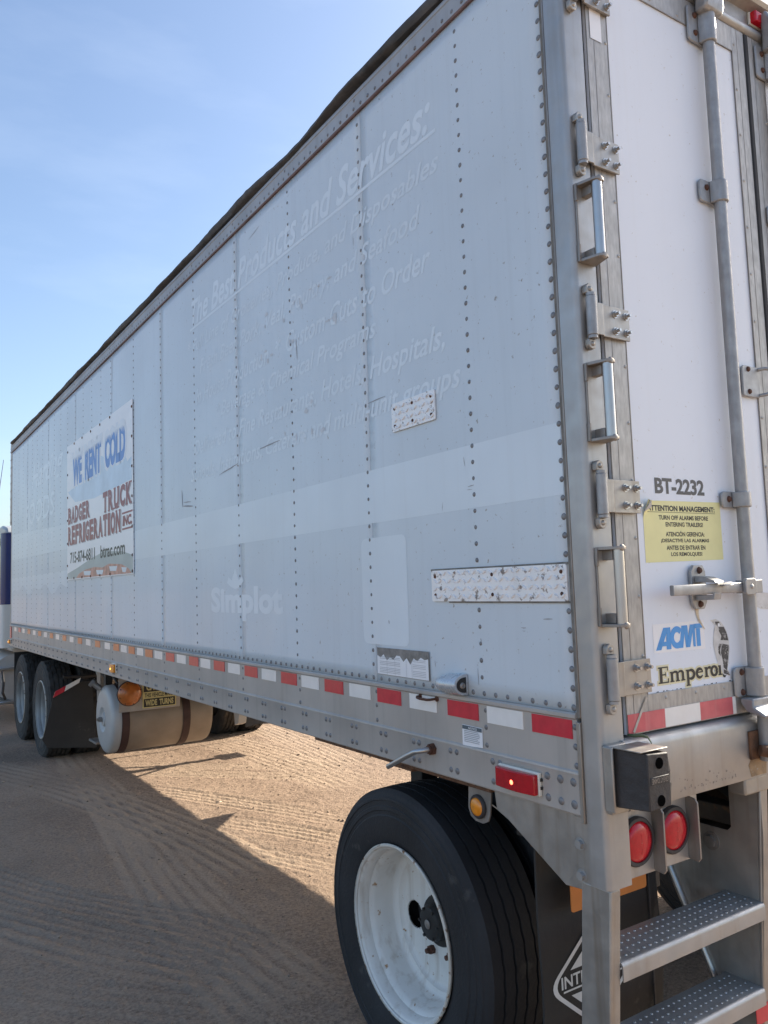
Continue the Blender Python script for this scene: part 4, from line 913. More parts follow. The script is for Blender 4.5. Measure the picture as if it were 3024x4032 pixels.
# lock rods with keepers
RY = -0.0235
def lockrod(xc, door_):
    mb = MB(); mb.cyl((xc, RY, 1.27), (xc, RY, 3.46), 0.0185, 22)
    rod = part("lock_rod", mb, M['galv'], door_, smooth=45)
    def cast(z0, z1, nm="rod_guide", bolts=()):
        m2 = MB()
        m2.prism(rpoly(xc - 0.077, xc + 0.030, z0, z1, 0.014, 4, (1, 0, 0, 1)), 'y', -0.0085, DY - 0.0012)
        outer = [(xc - 0.030, -0.009), (xc - 0.0265, RY)] + [(xc + 0.0250 * math.cos(R(a)), RY + 0.0250 * math.sin(R(a))) for a in range(195, 361, 15)] + [(xc + 0.028, -0.0085)]
        m2.prism(outer, 'z', z0 + 0.002, z1 - 0.002)
        o = part(nm, m2, M['galv'], trailer, bevel=0.003, smooth=45)
        for q in bolts:
            m3 = MB(); m3.dome((xc - 0.043, -0.0085, q), (0, -1, 0), 0.0105, 0.0075, 8, 2); part("guide_bolt", m3, M['rustbolt'], o, smooth=40)
        return o
    cast(2.812, 2.884, bolts=(2.860,))
    cast(1.864, 1.914, bolts=(1.891,))
    t = cast(3.336, 3.455, "rod_keeper", bolts=(3.368, 3.426))
    m2 = MB(); m2.prism([(-0.0105, 3.43), (-0.052, 3.43), (-0.060, 3.455), (-0.056, 3.53), (-0.030, 3.575), (-0.013, 3.56), (-0.013, 3.47)], 'x', xc - 0.045, xc + 0.045); part("keeper_horn", m2, M['galv'], t, bevel=0.008)
    k = cast(1.310, 1.397, "rod_keeper", bolts=(1.382, 1.324))
    m2 = MB(); m2.prism([(-0.0092, 1.3095), (-0.0092, 1.296), (-0.026, 1.272), (-0.082, 1.258), (-0.086, 1.266), (-0.050, 1.286), (-0.050, 1.3095)], 'x', xc - 0.060, xc + 0.045); part("keeper_lip", m2, M['galv'], k, bevel=0.004)
    m2 = MB(); m2.cyl((xc, -0.0445, 1.13), (xc, -0.0445, 1.268), 0.0215, 20); m2.box(xc - 0.012, xc + 0.02, -0.05, -0.0215, 1.15, 1.20); part("rod_end", m2, M['galv'], k, smooth=45)
    m2 = MB(); m2.box(xc - 0.055, xc + 0.030, -0.030, -0.0212, 1.135, 1.215); m2.tube([(xc - 0.045, -0.050, 1.165), (xc - 0.015, -0.072, 1.158), (xc + 0.025, -0.066, 1.165), (xc + 0.045, -0.045, 1.170)], [0.016, 0.019, 0.017, 0.013], 12)
    m2.cyl((xc - 0.015, -0.075, 1.165), (xc - 0.015, -0.092, 1.165), 0.0075, 10); part("rusty_cam", m2, M['rust'], k, bevel=0.002, smooth=45)
lockrod(0.636, ldoor); lockrod(1.002, rdoor)
# door handle bar
mb = MB(); mb.prism(rpoly(-0.062, -0.049, 1.6155, 1.6440, 0.003, 2), 'x', 0.238, 0.575)
dh = part("door_handle", mb, M['galv'], trailer, bevel=0.001, smooth=40)
hx = 0.058
mb = MB(); mb.prism([(0.387, 1.592), (0.400, 1.573), (0.440, 1.573), (0.453, 1.592), (0.453, 1.678), (0.442, 1.697), (0.400, 1.697), (0.387, 1.680)], 'y', -0.010, DY - 0.0012); part("handle_plate", mb, M['galv'], dh, bevel=0.002)
mb = MB(); mb.prism([(-0.0102, 1.666), (-0.044, 1.663), (-0.072, 1.652), (-0.076, 1.645), (-0.066, 1.6465), (-0.034, 1.649), (-0.0102, 1.648)], 'x', 0.400, 0.442); mb.prism([(-0.0102, 1.597), (-0.068, 1.600), (-0.072, 1.618), (-0.066, 1.618), (-0.064, 1.6115), (-0.0102, 1.6115)], 'x', 0.400, 0.432); mb.box(0.432, 0.475, -0.082, -0.065, 1.636, 1.6395); mb.box(0.432, 0.47, -0.082, -0.065, 1.643, 1.6465)
part("handle_latch", mb, M['galv'], dh, bevel=0.0012)
for bx_, bz_ in ((0.424, 1.682), (0.420, 1.587)):
    mb = MB(); mb.dome((bx_, -0.010, bz_), (0, -1, 0), 0.0105, 0.009, 8, 2); part("handle_bolt", mb, M['rustbolt'], dh, smooth=40)
mb = MB(); mb.prism(rpoly(0.545, 0.598, 1.6075, 1.6545, 0.010, 4), 'y', -0.074, -0.063); mb.box(0.552, 0.640, -0.066, -0.036, 1.612, 1.650); part("handle_clevis", mb, M['galv'], dh, bevel=0.002, smooth=40)
mb = MB(); mb.dome((0.574, -0.074, 1.631), (0, -1, 0), 0.0075, 0.004, 10, 2); part("clevis_rivet", mb, M['alu'], dh, smooth=50)
# door hold-back catch
mb = MB(); mb.prism(rpoly(0.712, 0.800, 2.218, 2.316, 0.010, 4), 'y', -0.008, DY - 0.0012)
mb.tube([(0.796, -0.006, 2.309), (0.808, -0.024, 2.311), (0.822, -0.042, 2.305), (0.824, -0.044, 2.286)], 0.006, 8); mb.tube([(0.796, -0.006, 2.226), (0.808, -0.024, 2.228), (0.822, -0.042, 2.236), (0.824, -0.044, 2.254)], 0.006, 8)
hc = part("door_catch", mb, M['galv'], trailer, bevel=0.0015, smooth=40)
for q in (2.305, 2.234):
    mb = MB(); mb.dome((0.742, -0.008, q), (0, -1, 0), 0.009, 0.007, 8, 2); part("catch_bolt", mb, M['rustbolt'], hc, smooth=40)

# door stickers and lettering (print on the left door)
E1, E2, E3, E4 = on_rear(DY + 0.0037), on_rear(DY + 0.0034), on_rear(DY + 0.0031), on_rear(DY + 0.0028)
lettering("BT-2232", ldoor, M['greyink'], E2, 0.272, 0.494, 1.8985, 1.9440, 0, 0.035, 0.95, name="unit_number")
mb = MB(); mb.v = []; N1_ = 10
curl = lambda u, v: (u, DY + 0.0034 - 0.022 * max(0, (0.045 - (u - 0.215) - (1.880 - v))) / 0.045, v)
ys = sheet("warning_sticker", trailer, M['yellow'], curl, 0.215, 0.5635, 0, 0, 24, 14, top=lambda a: 1.878 + 0.003 * a, bot=lambda a: 1.707 + 0.005 * a)
mb = MB(); mb.add([(0.213, -0.003, 1.846), (0.233, -0.001, 1.882), (0.222, -0.022, 1.874), (0.228, -0.016, 1.858)], [(0, 2, 1), (0, 3, 2), (3, 1, 2)]); part("peeled_corner", mb, M['penguin_w'], ys, smooth=0)
lettering("ATTENTION MANAGEMENT:", ys, M['ink'], E3, 0.232, 0.536, 1.8500, 1.8660, 0, 0.04)
rect = MB(); rect_m(rect, E3, 0.230, 0.538, 1.8462, 1.8474); part("rule", rect, M['ink'], ys, smooth=0, recalc=False)
for s_, a, b, q in (("TURN OFF ALARMS BEFORE", 0.280, 0.502, 1.8255), ("ENTERING TRAILERS!", 0.308, 0.476, 1.8065), ("ATENCI\u00d3N GERENCIA:", 0.306, 0.480, 1.7790), ("\u00a1DESACTIVE LAS ALARMAS", 0.284, 0.500, 1.7600), ("ANTES DE ENTRAR EN", 0.306, 0.480, 1.7410), ("LOS REMOLQUES!", 0.324, 0.464, 1.7220)):
    lettering(s_, ys, M['ink'], E3, a, b, q, q + (0.0128 if "\u00d3" not in s_ else 0.0160), 0, 0.03)
st = flat("brand_sticker", [(0.226, 1.4625), (0.449, 1.4600), (0.449, 1.5400), (0.225, 1.5395)], ldoor, M['sticker'], E2)
ACMT = [[(0.2335, 1.4695), (0.2545, 1.4695), (0.2605, 1.4790), (0.2795, 1.4790), (0.2795, 1.4695), (0.3010, 1.4695), (0.3010, 1.5290), (0.2720, 1.5290)],]
mb = MB()
def poly_m(pts, mp=E3): mb.add([mp(*p) for p in pts], [tuple(range(len(pts)))])
poly_m([(0.2335, 1.469), (0.2560, 1.469), (0.2830, 1.515), (0.2900, 1.5285), (0.2690, 1.5285)]); poly_m([(0.2785, 1.469), (0.2985, 1.469), (0.2985, 1.5285), (0.2850, 1.5285), (0.2785, 1.50)], E4); poly_m([(0.2500, 1.4785), (0.2800, 1.4785), (0.2800, 1.4905), (0.2560, 1.4905)], on_rear(DY + 0.0027))
ribbon(mb, arc(0.3250, 1.4990, 0.0215, 0.0225, 40, 320, 18), 0.0165, on_rear(DY + 0.0026))
poly_m([(0.3330, 1.469), (0.3500, 1.469), (0.3640, 1.5300), (0.3470, 1.5300)]); poly_m([(0.3560, 1.5300), (0.3730, 1.5300), (0.3770, 1.469), (0.3620, 1.469)], E4); poly_m([(0.3640, 1.469), (0.3800, 1.469), (0.4020, 1.5310), (0.3850, 1.5310)], on_rear(DY + 0.0024)); poly_m([(0.3950, 1.5310), (0.4060, 1.5310), (0.4060, 1.469), (0.3950, 1.469)], E4)
poly_m([(0.4110, 1.469), (0.4290, 1.469), (0.4290, 1.5190), (0.4110, 1.5190)], E4); poly_m([(0.4040, 1.5195), (0.4380, 1.5195), (0.4400, 1.5320), (0.4040, 1.5320)], on_rear(DY + 0.0022))
part("lettering", mb, M['blue'], st, smooth=0, recalc=False)
# Emperor wordmark
def emperor(parent, m, grow, mp):
    mb = MB(); g = grow; base_mp = mp; cnt_ = [0]
    def mp_next():
        cnt_[0] += 1; d_ = 0.000012 * cnt_[0]
        return lambda u, v: (base_mp(u, v)[0], base_mp(u, v)[1] - d_, base_mp(u, v)[2])
    def rc(u0, u1, v0, v1): rect_m(mb, mp_next(), u0 - g, u1 + g, v0 - g, v1 + g)
    def rb(pts, w): ribbon(mb, pts, [x_ + 2 * g for x_ in w] if isinstance(w, list) else w + 2 * g, mp_next())
    zb, xh, T_, t_ = 1.3800, 1.4080, 0.0098, 0.0035
    u = 0.236   # E
    rc(u + 0.006, u + 0.006 + T_ * 1.1, zb, 1.4240); rc(u, u + 0.042, zb, zb + t_); rc(u, u + 0.041, 1.4240 - t_, 1.4240); rc(u + 0.010, u + 0.030, 1.4010, 1.4010 + t_); rc(u + 0.039, u + 0.043, zb, zb + 0.012); rc(u + 0.038, u + 0.041, 1.413, 1.424); rc(u + 0.029, u + 0.0315, 1.397, 1.409)
    def stem(a, b, c): rc(a, a + T_, b, c); rc(a - 0.004, a + T_ + 0.004, b, b + t_)
    u = 0.288   # m
    stem(u, zb, xh); rc(u - 0.004, u + 0.002, xh - t_, xh); stem(u + 0.0235, zb, xh - 0.006); stem(u + 0.047, zb, xh - 0.006)
    for k in (0, 0.0235): rb(arc(u + k + 0.018, xh - 0.0085, 0.0105, 0.0075, 170, 0, 8), [0.003, 0.004, 0.005, 0.006, 0.006, 0.007, 0.008, 0.009, 0.0095])
    u = 0.357   # p
    stem(u, 1.3635, xh); rc(u - 0.004, u + 0.002, xh - t_, xh); rb(arc(u + 0.017, 1.3940, 0.0150, 0.0118, 150, -150, 16), [0.003 + 0.0075 * math.sin(PI * i / 16) for i in range(17)])
    u = 0.399   # e
    rb(arc(u + 0.0155, 1.3940, 0.0135, 0.0120, 10, 330, 18), [0.004 + 0.0060 * math.sin(PI * i / 18) for i in range(19)]); rc(u + 0.006, u + 0.029, 1.3950, 1.3950 + t_)
    u = 0.440   # r
    stem(u, zb, xh); rc(u - 0.004, u + 0.002, xh - t_, xh); rb(arc(u + 0.0185, xh - 0.010, 0.010, 0.0080, 170, 50, 6), [0.003, 0.004, 0.005, 0.0065, 0.008, 0.008, 0.007])
    u = 0.4665  # o
    rb(arc(u + 0.0145, 1.3945, 0.0130, 0.0125, 0, 360, 22), [0.0062 + 0.0042 * abs(math.cos(PI * i / 11)) for i in range(23)])
    u = 0.503   # r, half torn
    stem(u, zb, xh); rc(u - 0.004, u + 0.002, xh - t_, xh)
    mb.add([mp(0.518, 1.384), mp(0.531, 1.377), mp(0.538, 1.379), mp(0.530, 1.371), mp(0.522, 1.374)], [(0, 1, 2, 3, 4)])
    return part("lettering" if not g else "lettering_border", mb, m, parent, smooth=0, recalc=False)
em = emperor(ldoor, M['cream'], 0.0052, on_rear(DY + 0.0036)); em.name = "name_sticker"
WP[em.name] = WP.get(em.name, Vector()) or Vector(em.location)
emperor(ldoor, M['ink'], 0.0, on_rear(DY + 0.0025))
PW = [(0.4782, 1.5378), (0.505, 1.5403), (0.527, 1.5318), (0.541, 1.5194), (0.5509, 1.5049), (0.56, 1.4834), (0.5622, 1.453), (0.5528, 1.4167), (0.5455, 1.3942), (0.557, 1.3771), (0.5547, 1.3738), (0.5247, 1.3822), (0.5047, 1.4068), (0.496, 1.4303), (0.4906, 1.449), (0.486, 1.4676), (0.4881, 1.4857), (0.4939, 1.5106), (0.499, 1.5218), (0.4853, 1.534)]
pen = flat("penguin_sticker", PW, ldoor, M['penguin_w'], E3, label="worn black and white penguin sticker")
for poly in ([(0.5157, 1.5174), (0.5405, 1.516), (0.552, 1.4979), (0.5583, 1.4754), (0.5208, 1.479), (0.5259, 1.4902), (0.5161, 1.5047)], [(0.5253, 1.4683), (0.5583, 1.4626), (0.5542, 1.4351), (0.5468, 1.4056), (0.5411, 1.39), (0.5269, 1.4004), (0.5239, 1.4236), (0.5184, 1.4424), (0.5229, 1.4581)], [(0.5127, 1.4692), (0.524, 1.4673), (0.5157, 1.4517), (0.5162, 1.4333), (0.507, 1.4432), (0.5081, 1.4592)], [(0.5003, 1.5332), (0.5193, 1.5322), (0.5259, 1.5226), (0.5157, 1.5174), (0.5031, 1.5239)], [(0.5262, 1.3947), (0.5448, 1.3885), (0.5549, 1.3754), (0.5256, 1.3831)]):
    flat("sticker_print", poly, pen, M['penguin_b'], E4)
flat("sticker_print", [(0.5131, 1.5279), (0.5218, 1.527), (0.5238, 1.5215), (0.5175, 1.5166), (0.5111, 1.5211)], pen, M['sticker'], on_rear(DY + 0.0025))
M['stain'] = mat("rust_stain", (0.56, 0.47, 0.35), 0.6, 0, 0.2, 40, spots=0.4, spot_col=(0.78, 0.80, 0.83), spot_scale=60)
mb = MB(); ribbon(mb, [(0.420, 1.574), (0.421, 1.560), (0.425, 1.545), (0.437, 1.528), (0.450, 1.515)], [0.016, 0.012, 0.008, 0.006, 0.003], on_rear(DY + 0.0020)); part("rust_run", mb, M['stain'], ldoor, smooth=0, recalc=False)
mb = MB()
for k in range(16):
    u_ = 0.20 + 0.36 * random.random(); w_ = random.uniform(0.003, 0.010); rect_m(mb, on_rear(DY + 0.0036), u_, u_ + w_ * 0.8, 1.3585, 1.3585 + random.uniform(0.001, 0.0028))
part("chipped_paint", mb, M['ink'], ldoor, smooth=0, recalc=False, kind="stuff")
M['sillrust'] = mat("sill_rust_stain", (0.30, 0.20, 0.11), 0.7, 0, 0.3, 30, spots=0.8, spot_col=(0.36, 0.34, 0.31), spot_scale=50)
flat("rust_stain", [(0.585, 1.086), (0.660, 1.086), (0.668, 1.135), (0.592, 1.140), (0.575, 1.12)], trailer, M['sillrust'], on_rear(-0.0214))
M['sillmark'] = mat("sill_scuff", (0.22, 0.205, 0.19), 0.6, 0, 0.2, 30)
mb = MB()
for k in range(46):
    u_ = 0.26 + 0.26 * random.random() ** 0.8; q_ = 1.098 + 0.045 * random.random() * random.random(); w_ = random.uniform(0.001, 0.004); h_ = random.uniform(0.001, 0.005)
    mpk = on_rear(-0.0213 - 0.000008 * k); n_ = 6
    mb.add([mpk(u_ + w_ * math.cos(2 * PI * i / n_) * random.uniform(.5, 1.2), q_ + h_ * math.sin(2 * PI * i / n_) * random.uniform(.5, 1.2)) for i in range(n_)], [tuple(range(n_))])
part("sill_scuffs", mb, M['sillmark'], trailer, smooth=0, recalc=False, kind="stuff")
# rear conspicuity tape
for a, b, m_ in ((0.0990, 0.2470, 'red_faded'), (0.2473, 0.3990, 'white'), (0.3993, 0.5500, 'red_faded'), (0.5503, 0.566, 'white')):
    mb = MB(); mb.prism([(a, 1.2655), (b, 1.2655), (b, 1.3145), (a, 1.3145)], 'y', DY - 0.0022, DY - 0.0008); part("reflective_tape", mb, M[m_], ldoor, smooth=0)
for a, b, m_ in ((0.99, 1.14, 'red_faded'), (1.1403, 1.29, 'white'), (1.2903, 1.44, 'red_faded'), (1.4403, 1.59, 'white'), (1.5903, 1.74, 'red_faded'), (1.7403, 1.89, 'white'), (1.8903, 2.04, 'red_faded')):
    mb = MB(); mb.prism([(a, 1.2655), (b, 1.2655), (b, 1.3145), (a, 1.3145)], 'y', DY - 0.0022, DY - 0.0008); part("reflective_tape", mb, M[m_], rdoor, smooth=0)
mb = MB(); rect_m(mb, on_rear(DY - 0.0016), 0.112, 0.158, 3.180, 3.36); part("blank_sticker", mb, M['sticker'], ldoor, smooth=0, recalc=False)
mb = MB(); ribbon(mb, [(0.178, 1.352), (0.150, 1.315), (0.118, 1.268)], 0.008, on_rear(DY - 0.0032)); part("corner_strip", mb, M['alu'], ldoor, smooth=0, recalc=False)

# ------------------------------------------------------------------ trailer wheels and running gear
def tyre_mesh(x0, wid, yc, zc, R_, kind, n_=96):
    """one tyre of revolution about x; tread is cut with real grooves"""
    rb_ = 0.292
    side = [(0.030, rb_ - 0.006), (0.020, rb_ + 0.002), (0.008, rb_ + 0.030), (0.001, rb_ + 0.075), (0.0, rb_ + 0.105), (0.0035, rb_ + 0.110), (0.0035, rb_ + 0.122), (0.0008, rb_ + 0.125), (0.002, rb_ + 0.138), (0.005, rb_ + 0.141), (0.0055, R_ - 0.044), (0.003, R_ - 0.041), (0.005, R_ - 0.034), (0.009, R_ - 0.031), (0.012, R_ - 0.022), (0.016, R_ - 0.0155), (0.022, R_ - 0.009)]
    tr = []; g = 0.013 if kind == 'rib' else 0.016
    if kind == 'rib':
        e0 = 0.026; ribs = 5; gw = 0.0085; rw = (wid - 2 * e0 - gw * (ribs - 1)) / ribs
        for k in range(ribs):
            a = e0 + k * (rw + gw); tr += [(a, 0, k), (a + rw, 0, k + 0.5)]
            if k < ribs - 1: tr += [(a + rw + 0.0012, -g, k + 0.5), (a + rw + gw - 0.0012, -g, k + 1)]
    else:
        e0 = 0.024; blocks = 5; gw = 0.012; rw = (wid - 2 * e0 - gw * (blocks - 1)) / blocks
        for k in range(blocks):
            a = e0 + k * (rw + gw); tr += [(a, 0, k), (a + rw, 0, k)]
            if k < blocks - 1: tr += [(a + rw + 0.001, -g, -1), (a + rw + gw - 0.001, -g, -1)]
    prof = [(a, r, None) for a, r in side] + [(a, R_ - 0.003 * abs(2 * a / wid - 1) ** 2 * 2 + d, k) for a, d, k in tr] + [(wid - a, r, None) for a, r in side[::-1]]
    m_ = len(prof); mb = MB()
    for j in range(n_):
        t = 2 * PI * j / n_
        for (a, r, k) in prof:
            if k is not None and kind == 'rib' and 0 < k < ribs - 0.5 and a > 0.03: a = a + 0.0018 * (1 if j % 2 else -1)
            if k is not None and kind == 'lug' and k >= 0:
                ph = (j + (2 if k % 2 else 0)) % 4
                if ph == 0: r = r - g * (0.9 if k in (0, 4) else 0.75)
            mb.v.append((x0 + a, yc + r * math.cos(t), zc + r * math.sin(t)))
    mb.f = [(j * m_ + i, j * m_ + i + 1, ((j + 1) % n_) * m_ + i + 1, ((j + 1) % n_) * m_ + i) for j in range(n_) for i in range(m_ - 1)]
    return mb
def rim_mesh(x0, s_, yc, zc, deep=True, holes=2):
    """deep dish disc wheel; s_=+1 opens towards -x"""
    n_ = 200
    prof = [(0.004, 0.286), (0.0, 0.291), (0.0, 0.297), (0.004, 0.299), (0.010, 0.296), (0.013, 0.288), (0.018, 0.283), (0.045, 0.280), (0.054, 0.279), (0.062, 0.270), (0.072, 0.264), (0.120, 0.262), (0.146, 0.260), (0.156, 0.256), (0.162, 0.247), (0.166, 0.236), (0.176, 0.232), (0.182, 0.224)]
    disc = [(0.186 + 0.004 * math.sin(PI * k / 52), 0.217 - 0.0025 * k) for k in range(54)]
    P = prof + disc; mb = MB()
    for a, r in P:
        for k in range(n_):
            t = 2 * PI * k / n_; mb.v.append((x0 + s_ * a, yc + r * math.cos(t), zc + r * math.sin(t)))
    hole_c = [(0.155 * math.cos(2 * PI * h / holes - 0.16), 0.155 * math.sin(2 * PI * h / holes - 0.16)) for h in range(holes)]
    for i in range(len(P) - 1):
        for k in range(n_):
            if i >= len(prof) - 1:
                rm = (P[i][1] + P[i + 1][1]) / 2; t = 2 * PI * (k + 0.5) / n_
                if any(math.hypot(rm * math.cos(t) - a, rm * math.sin(t) - b) < 0.050 for a, b in hole_c): continue
            mb.f.append((i * n_ + k, i * n_ + (k + 1) % n_, (i + 1) * n_ + (k + 1) % n_, (i + 1) * n_ + k))
    return mb
def wheel(parent, x0, s_, yc, zc, R_, kind, rim_mat, tyre_mat, wid=0.272, label=None, dual=True):
    mb = rim_mesh(x0 + s_ * 0.004, s_, yc, zc)
    w_ = part("wheel", mb, rim_mat, parent, smooth=40, label=label)
    w_.modifiers.new("thickness", 'SOLIDIFY').thickness = 0.006
    rg = MB(); rg.lathe([(0.1640, 0.2475), (0.1672, 0.2405), (0.1698, 0.2335)], (x0, yc, zc), 'x', 72, s_); part("crease_dirt_shade", rg, M['rimdirt_shade'], w_, smooth=45)  # brown ring where disc meets barrel: dirt and painted crease shade
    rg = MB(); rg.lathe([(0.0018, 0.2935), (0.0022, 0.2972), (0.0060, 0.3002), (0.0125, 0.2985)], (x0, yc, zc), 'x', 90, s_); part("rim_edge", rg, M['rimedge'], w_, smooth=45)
    xa = x0 if s_ > 0 else x0 - wid
    part("tyre", tyre_mesh(xa, wid, yc, zc, R_, kind), tyre_mat, w_, smooth=35)
    if dual:
        xb = x0 + s_ * (wid + 0.045) if s_ > 0 else x0 - 2 * wid - 0.045
        part("tyre", tyre_mesh(xb, wid, yc, zc, R_, kind), tyre_mat, w_, smooth=35)
        m2 = MB(); m2.lathe([(0.20, 0.285), (0.40, 0.285), (0.62, 0.25)], (x0, yc, zc), 'x', 32, s_); part("inner_rim", m2, M['dark'], w_, smooth=45)
    hb = MB(); hb.lathe([(0.131, 0.0005), (0.131, 0.017), (0.1345, 0.018), (0.1345, 0.044), (0.139, 0.056), (0.146, 0.060), (0.152, 0.062), (0.175, 0.062), (0.176, 0.085), (0.190, 0.092), (0.26, 0.10)], (x0, yc, zc), 'x', 28, s_)
    for k in range(6): a = k * PI / 3; hb.cyl((x0 + s_ * 0.132, yc + 0.052 * math.cos(a), zc + 0.052 * math.sin(a)), (x0 + s_ * 0.141, yc + 0.052 * math.cos(a), zc + 0.052 * math.sin(a)), 0.006, 6)
    h_ = part("hub", hb, M['hub'], w_, smooth=35)
    cap = MB(); cap.lathe([(0.1285, 0.0005), (0.1295, 0.014), (0.1312, 0.0165)], (x0, yc, zc), 'x', 20, s_); part("hub_plug", cap, M['steel_dark'], w_, smooth=45)
    for a in (R(88), R(178), R(232), R(291)):
        nb = MB(); c = (x0 + s_ * 0.187, yc + 0.122 * math.cos(a), zc + 0.122 * math.sin(a))
        nb.cyl(c, (c[0] - s_ * 0.020, c[1], c[2]), 0.0155, 6); nb.cyl((c[0] - s_ * 0.02, c[1], c[2]), (c[0] - s_ * 0.034, c[1], c[2]), 0.009, 10); part("wheel_nut", nb, M['rustbolt'], w_, smooth=30)
    dr = MB(); dr.cyl((x0 + s_ * 0.235, yc, zc), (x0 + s_ * 0.42, yc, zc), 0.205, 32); part("brake_drum", dr, M['dark'], w_, smooth=45)
    return w_
TY, TZ = 1.032, 0.442
wheel(trailer, 0.040, 1, TY, TZ, 0.493, 'rib', M['rim'], M['tyre'], label="white dished wheel with rust flecks and dual tyres")
wheel(trailer, W - 0.040, -1, TY, TZ, 0.493, 'rib', M['rim'], M['tyre'])
mb = MB(); mb.cyl((0.4, TY, TZ), (W - 0.4, TY, TZ), 0.065, 20); part("axle", mb, M['chassis'], trailer, smooth=45)
for xc in (0.72, W - 0.72):
    mb = MB(); mb.box(xc - 0.06, xc + 0.06, 0.45, 2.3, 0.86, 1.058); mb.box(xc - 0.05, xc + 0.05, TY - 0.5, TY + 0.5, 0.56, 0.64); mb.box(xc - 0.05, xc + 0.05, TY + 0.38, TY + 0.56, 0.60, 0.87); mb.box(xc - 0.05, xc + 0.05, TY - 0.56, TY - 0.40, 0.60, 0.87)
    part("suspension_frame", mb, M['chassis'], trailer, bevel=0.006)
for k in range(26):
    mb = MB(); mb.box(0.03, W - 0.03, 0.40 + 0.34 * k, 0.46 + 0.34 * k, 1.068, 1.10); part("cross_member", mb, M['chassis'], trailer)
for pts_ in ([(0.20, 5.30, 0.93), (0.22, 5.6, 1.0), (0.26, 6.0, 0.94), (0.30, 6.5, 1.0), (0.4, 7.2, 0.98)], [(0.60, 1.9, 0.96), (0.45, 1.7, 0.90), (0.42, 1.45, 0.88), (0.5, 1.15, 0.80)], [(0.35, 0.62, 1.02), (0.28, 0.55, 0.96), (0.22, 0.50, 0.98), (0.12, 0.46, 1.02)]):
    mb = MB(); mb.tube(pts_, 0.011, 8); part("air_hose", mb, M['rubber'], trailer, smooth=50)
mb = MB(); mb.box(0.34, 0.42, 1.27, 1.35, 0.80, 1.058); part("hanger_post", mb, M['chassis'], trailer, bevel=0.003)
mb = MB(); mb.prism([(4.10, 1.0595), (4.43, 1.0595), (4.41, 0.905)], 'x', W - 0.018, W - 0.012); part("side_bracket", mb, M['steel_dirty'], trailer)
mb = MB(); mb.box(0.12, 2.32, 0.42, 0.47, 0.90, 1.058); part("rear_cross_beam", mb, M['chassis'], trailer)
# mud flaps
for x0, lg in ((0.035, True), (W - 0.56, False)):
    mb = MB(); n_ = 10
    P_ = []
    for i in range(n_ + 1):
        q = 0.955 - 0.80 * i / n_; P_.append((0.300 + 0.012 * math.sin(i * 0.9) * i / n_, q))
    poly = P_ + [(p[0] + 0.007, p[1]) for p in P_[::-1]]
    mb.prism(poly, 'x', x0, x0 + 0.505)
    fl = part("mud_flap", mb, M['flap'], trailer, smooth=45, label="black rubber mud flap with white diamond print" if lg else None)
    mb = MB(); mb.box(x0 + 0.455, x0 + 0.462, 0.292, 0.2975, 0.20, 0.94); part("flap_fold", mb, M['rubber'], fl)
    mb = MB(); mb.box(x0 + 0.01, x0 + 0.52, 0.3085, 0.33, 0.915, 0.985); part("flap_hanger", mb, M['rust'], fl)
    if lg:
        dm = on_rear(0.2930); mb = MB(); cx_, cz_, a_, b_ = 0.235, 0.530, 0.185, 0.148
        def dia(k, rr_=0.22, n2=6):
            out = []; C_ = [(cx_ - a_ * k, cz_), (cx_, cz_ + b_ * k), (cx_ + a_ * k, cz_), (cx_, cz_ - b_ * k)]
            for i in range(4):
                p0, p1, p2 = Vector(C_[i - 1]), Vector(C_[i]), Vector(C_[(i + 1) % 4]); s0, s1 = p1 + (p0 - p1) * rr_, p1 + (p2 - p1) * rr_
                out += [tuple(s0 * (1 - t) ** 2 + p1 * 2 * t * (1 - t) + s1 * t * t) for t in [j / n2 for j in range(n2 + 1)]]
            return out
        o1, o2 = dia(1.0), dia(0.90); N_ = len(o1)
        mb.add([dm(*p) for p in o1] + [dm(*p) for p in o2], [(i, (i + 1) % N_, N_ + (i + 1) % N_, N_ + i) for i in range(N_)])
        for s_ in (1, -1):
            t1 = [(cx_ - 0.095, cz_ + s_ * 0.034), (cx_ + 0.095, cz_ + s_ * 0.034), (cx_, cz_ + s_ * 0.108)]; t2 = [(cx_ - 0.045, cz_ + s_ * 0.045), (cx_ + 0.045, cz_ + s_ * 0.045), (cx_, cz_ + s_ * 0.080)]
            mb.add([dm(*p) for p in t1] + [dm(*p) for p in t2], [(0, 1, 4, 3), (1, 2, 5, 4), (2, 0, 3, 5)])
        rect_m(mb, dm, cx_ - 0.125, cx_ + 0.125, cz_ - 0.0215, cz_ - 0.0165)
        part("diamond_print", mb, M['flapwhite'], fl, smooth=0, recalc=False)
        lettering("INTERSTATE", fl, M['flapwhite'], dm, 0.103, 0.367, 0.519, 0.553, 0, 0.02)
mb = MB(); mb.prism(rpoly(0.105, 0.420, 0.745, 0.832, 0.008, 3), 'y', 0.240, 0.2435); part("orange_placard", mb, M['placard'], trailer, label="bright orange plate hanging above the mud flap")

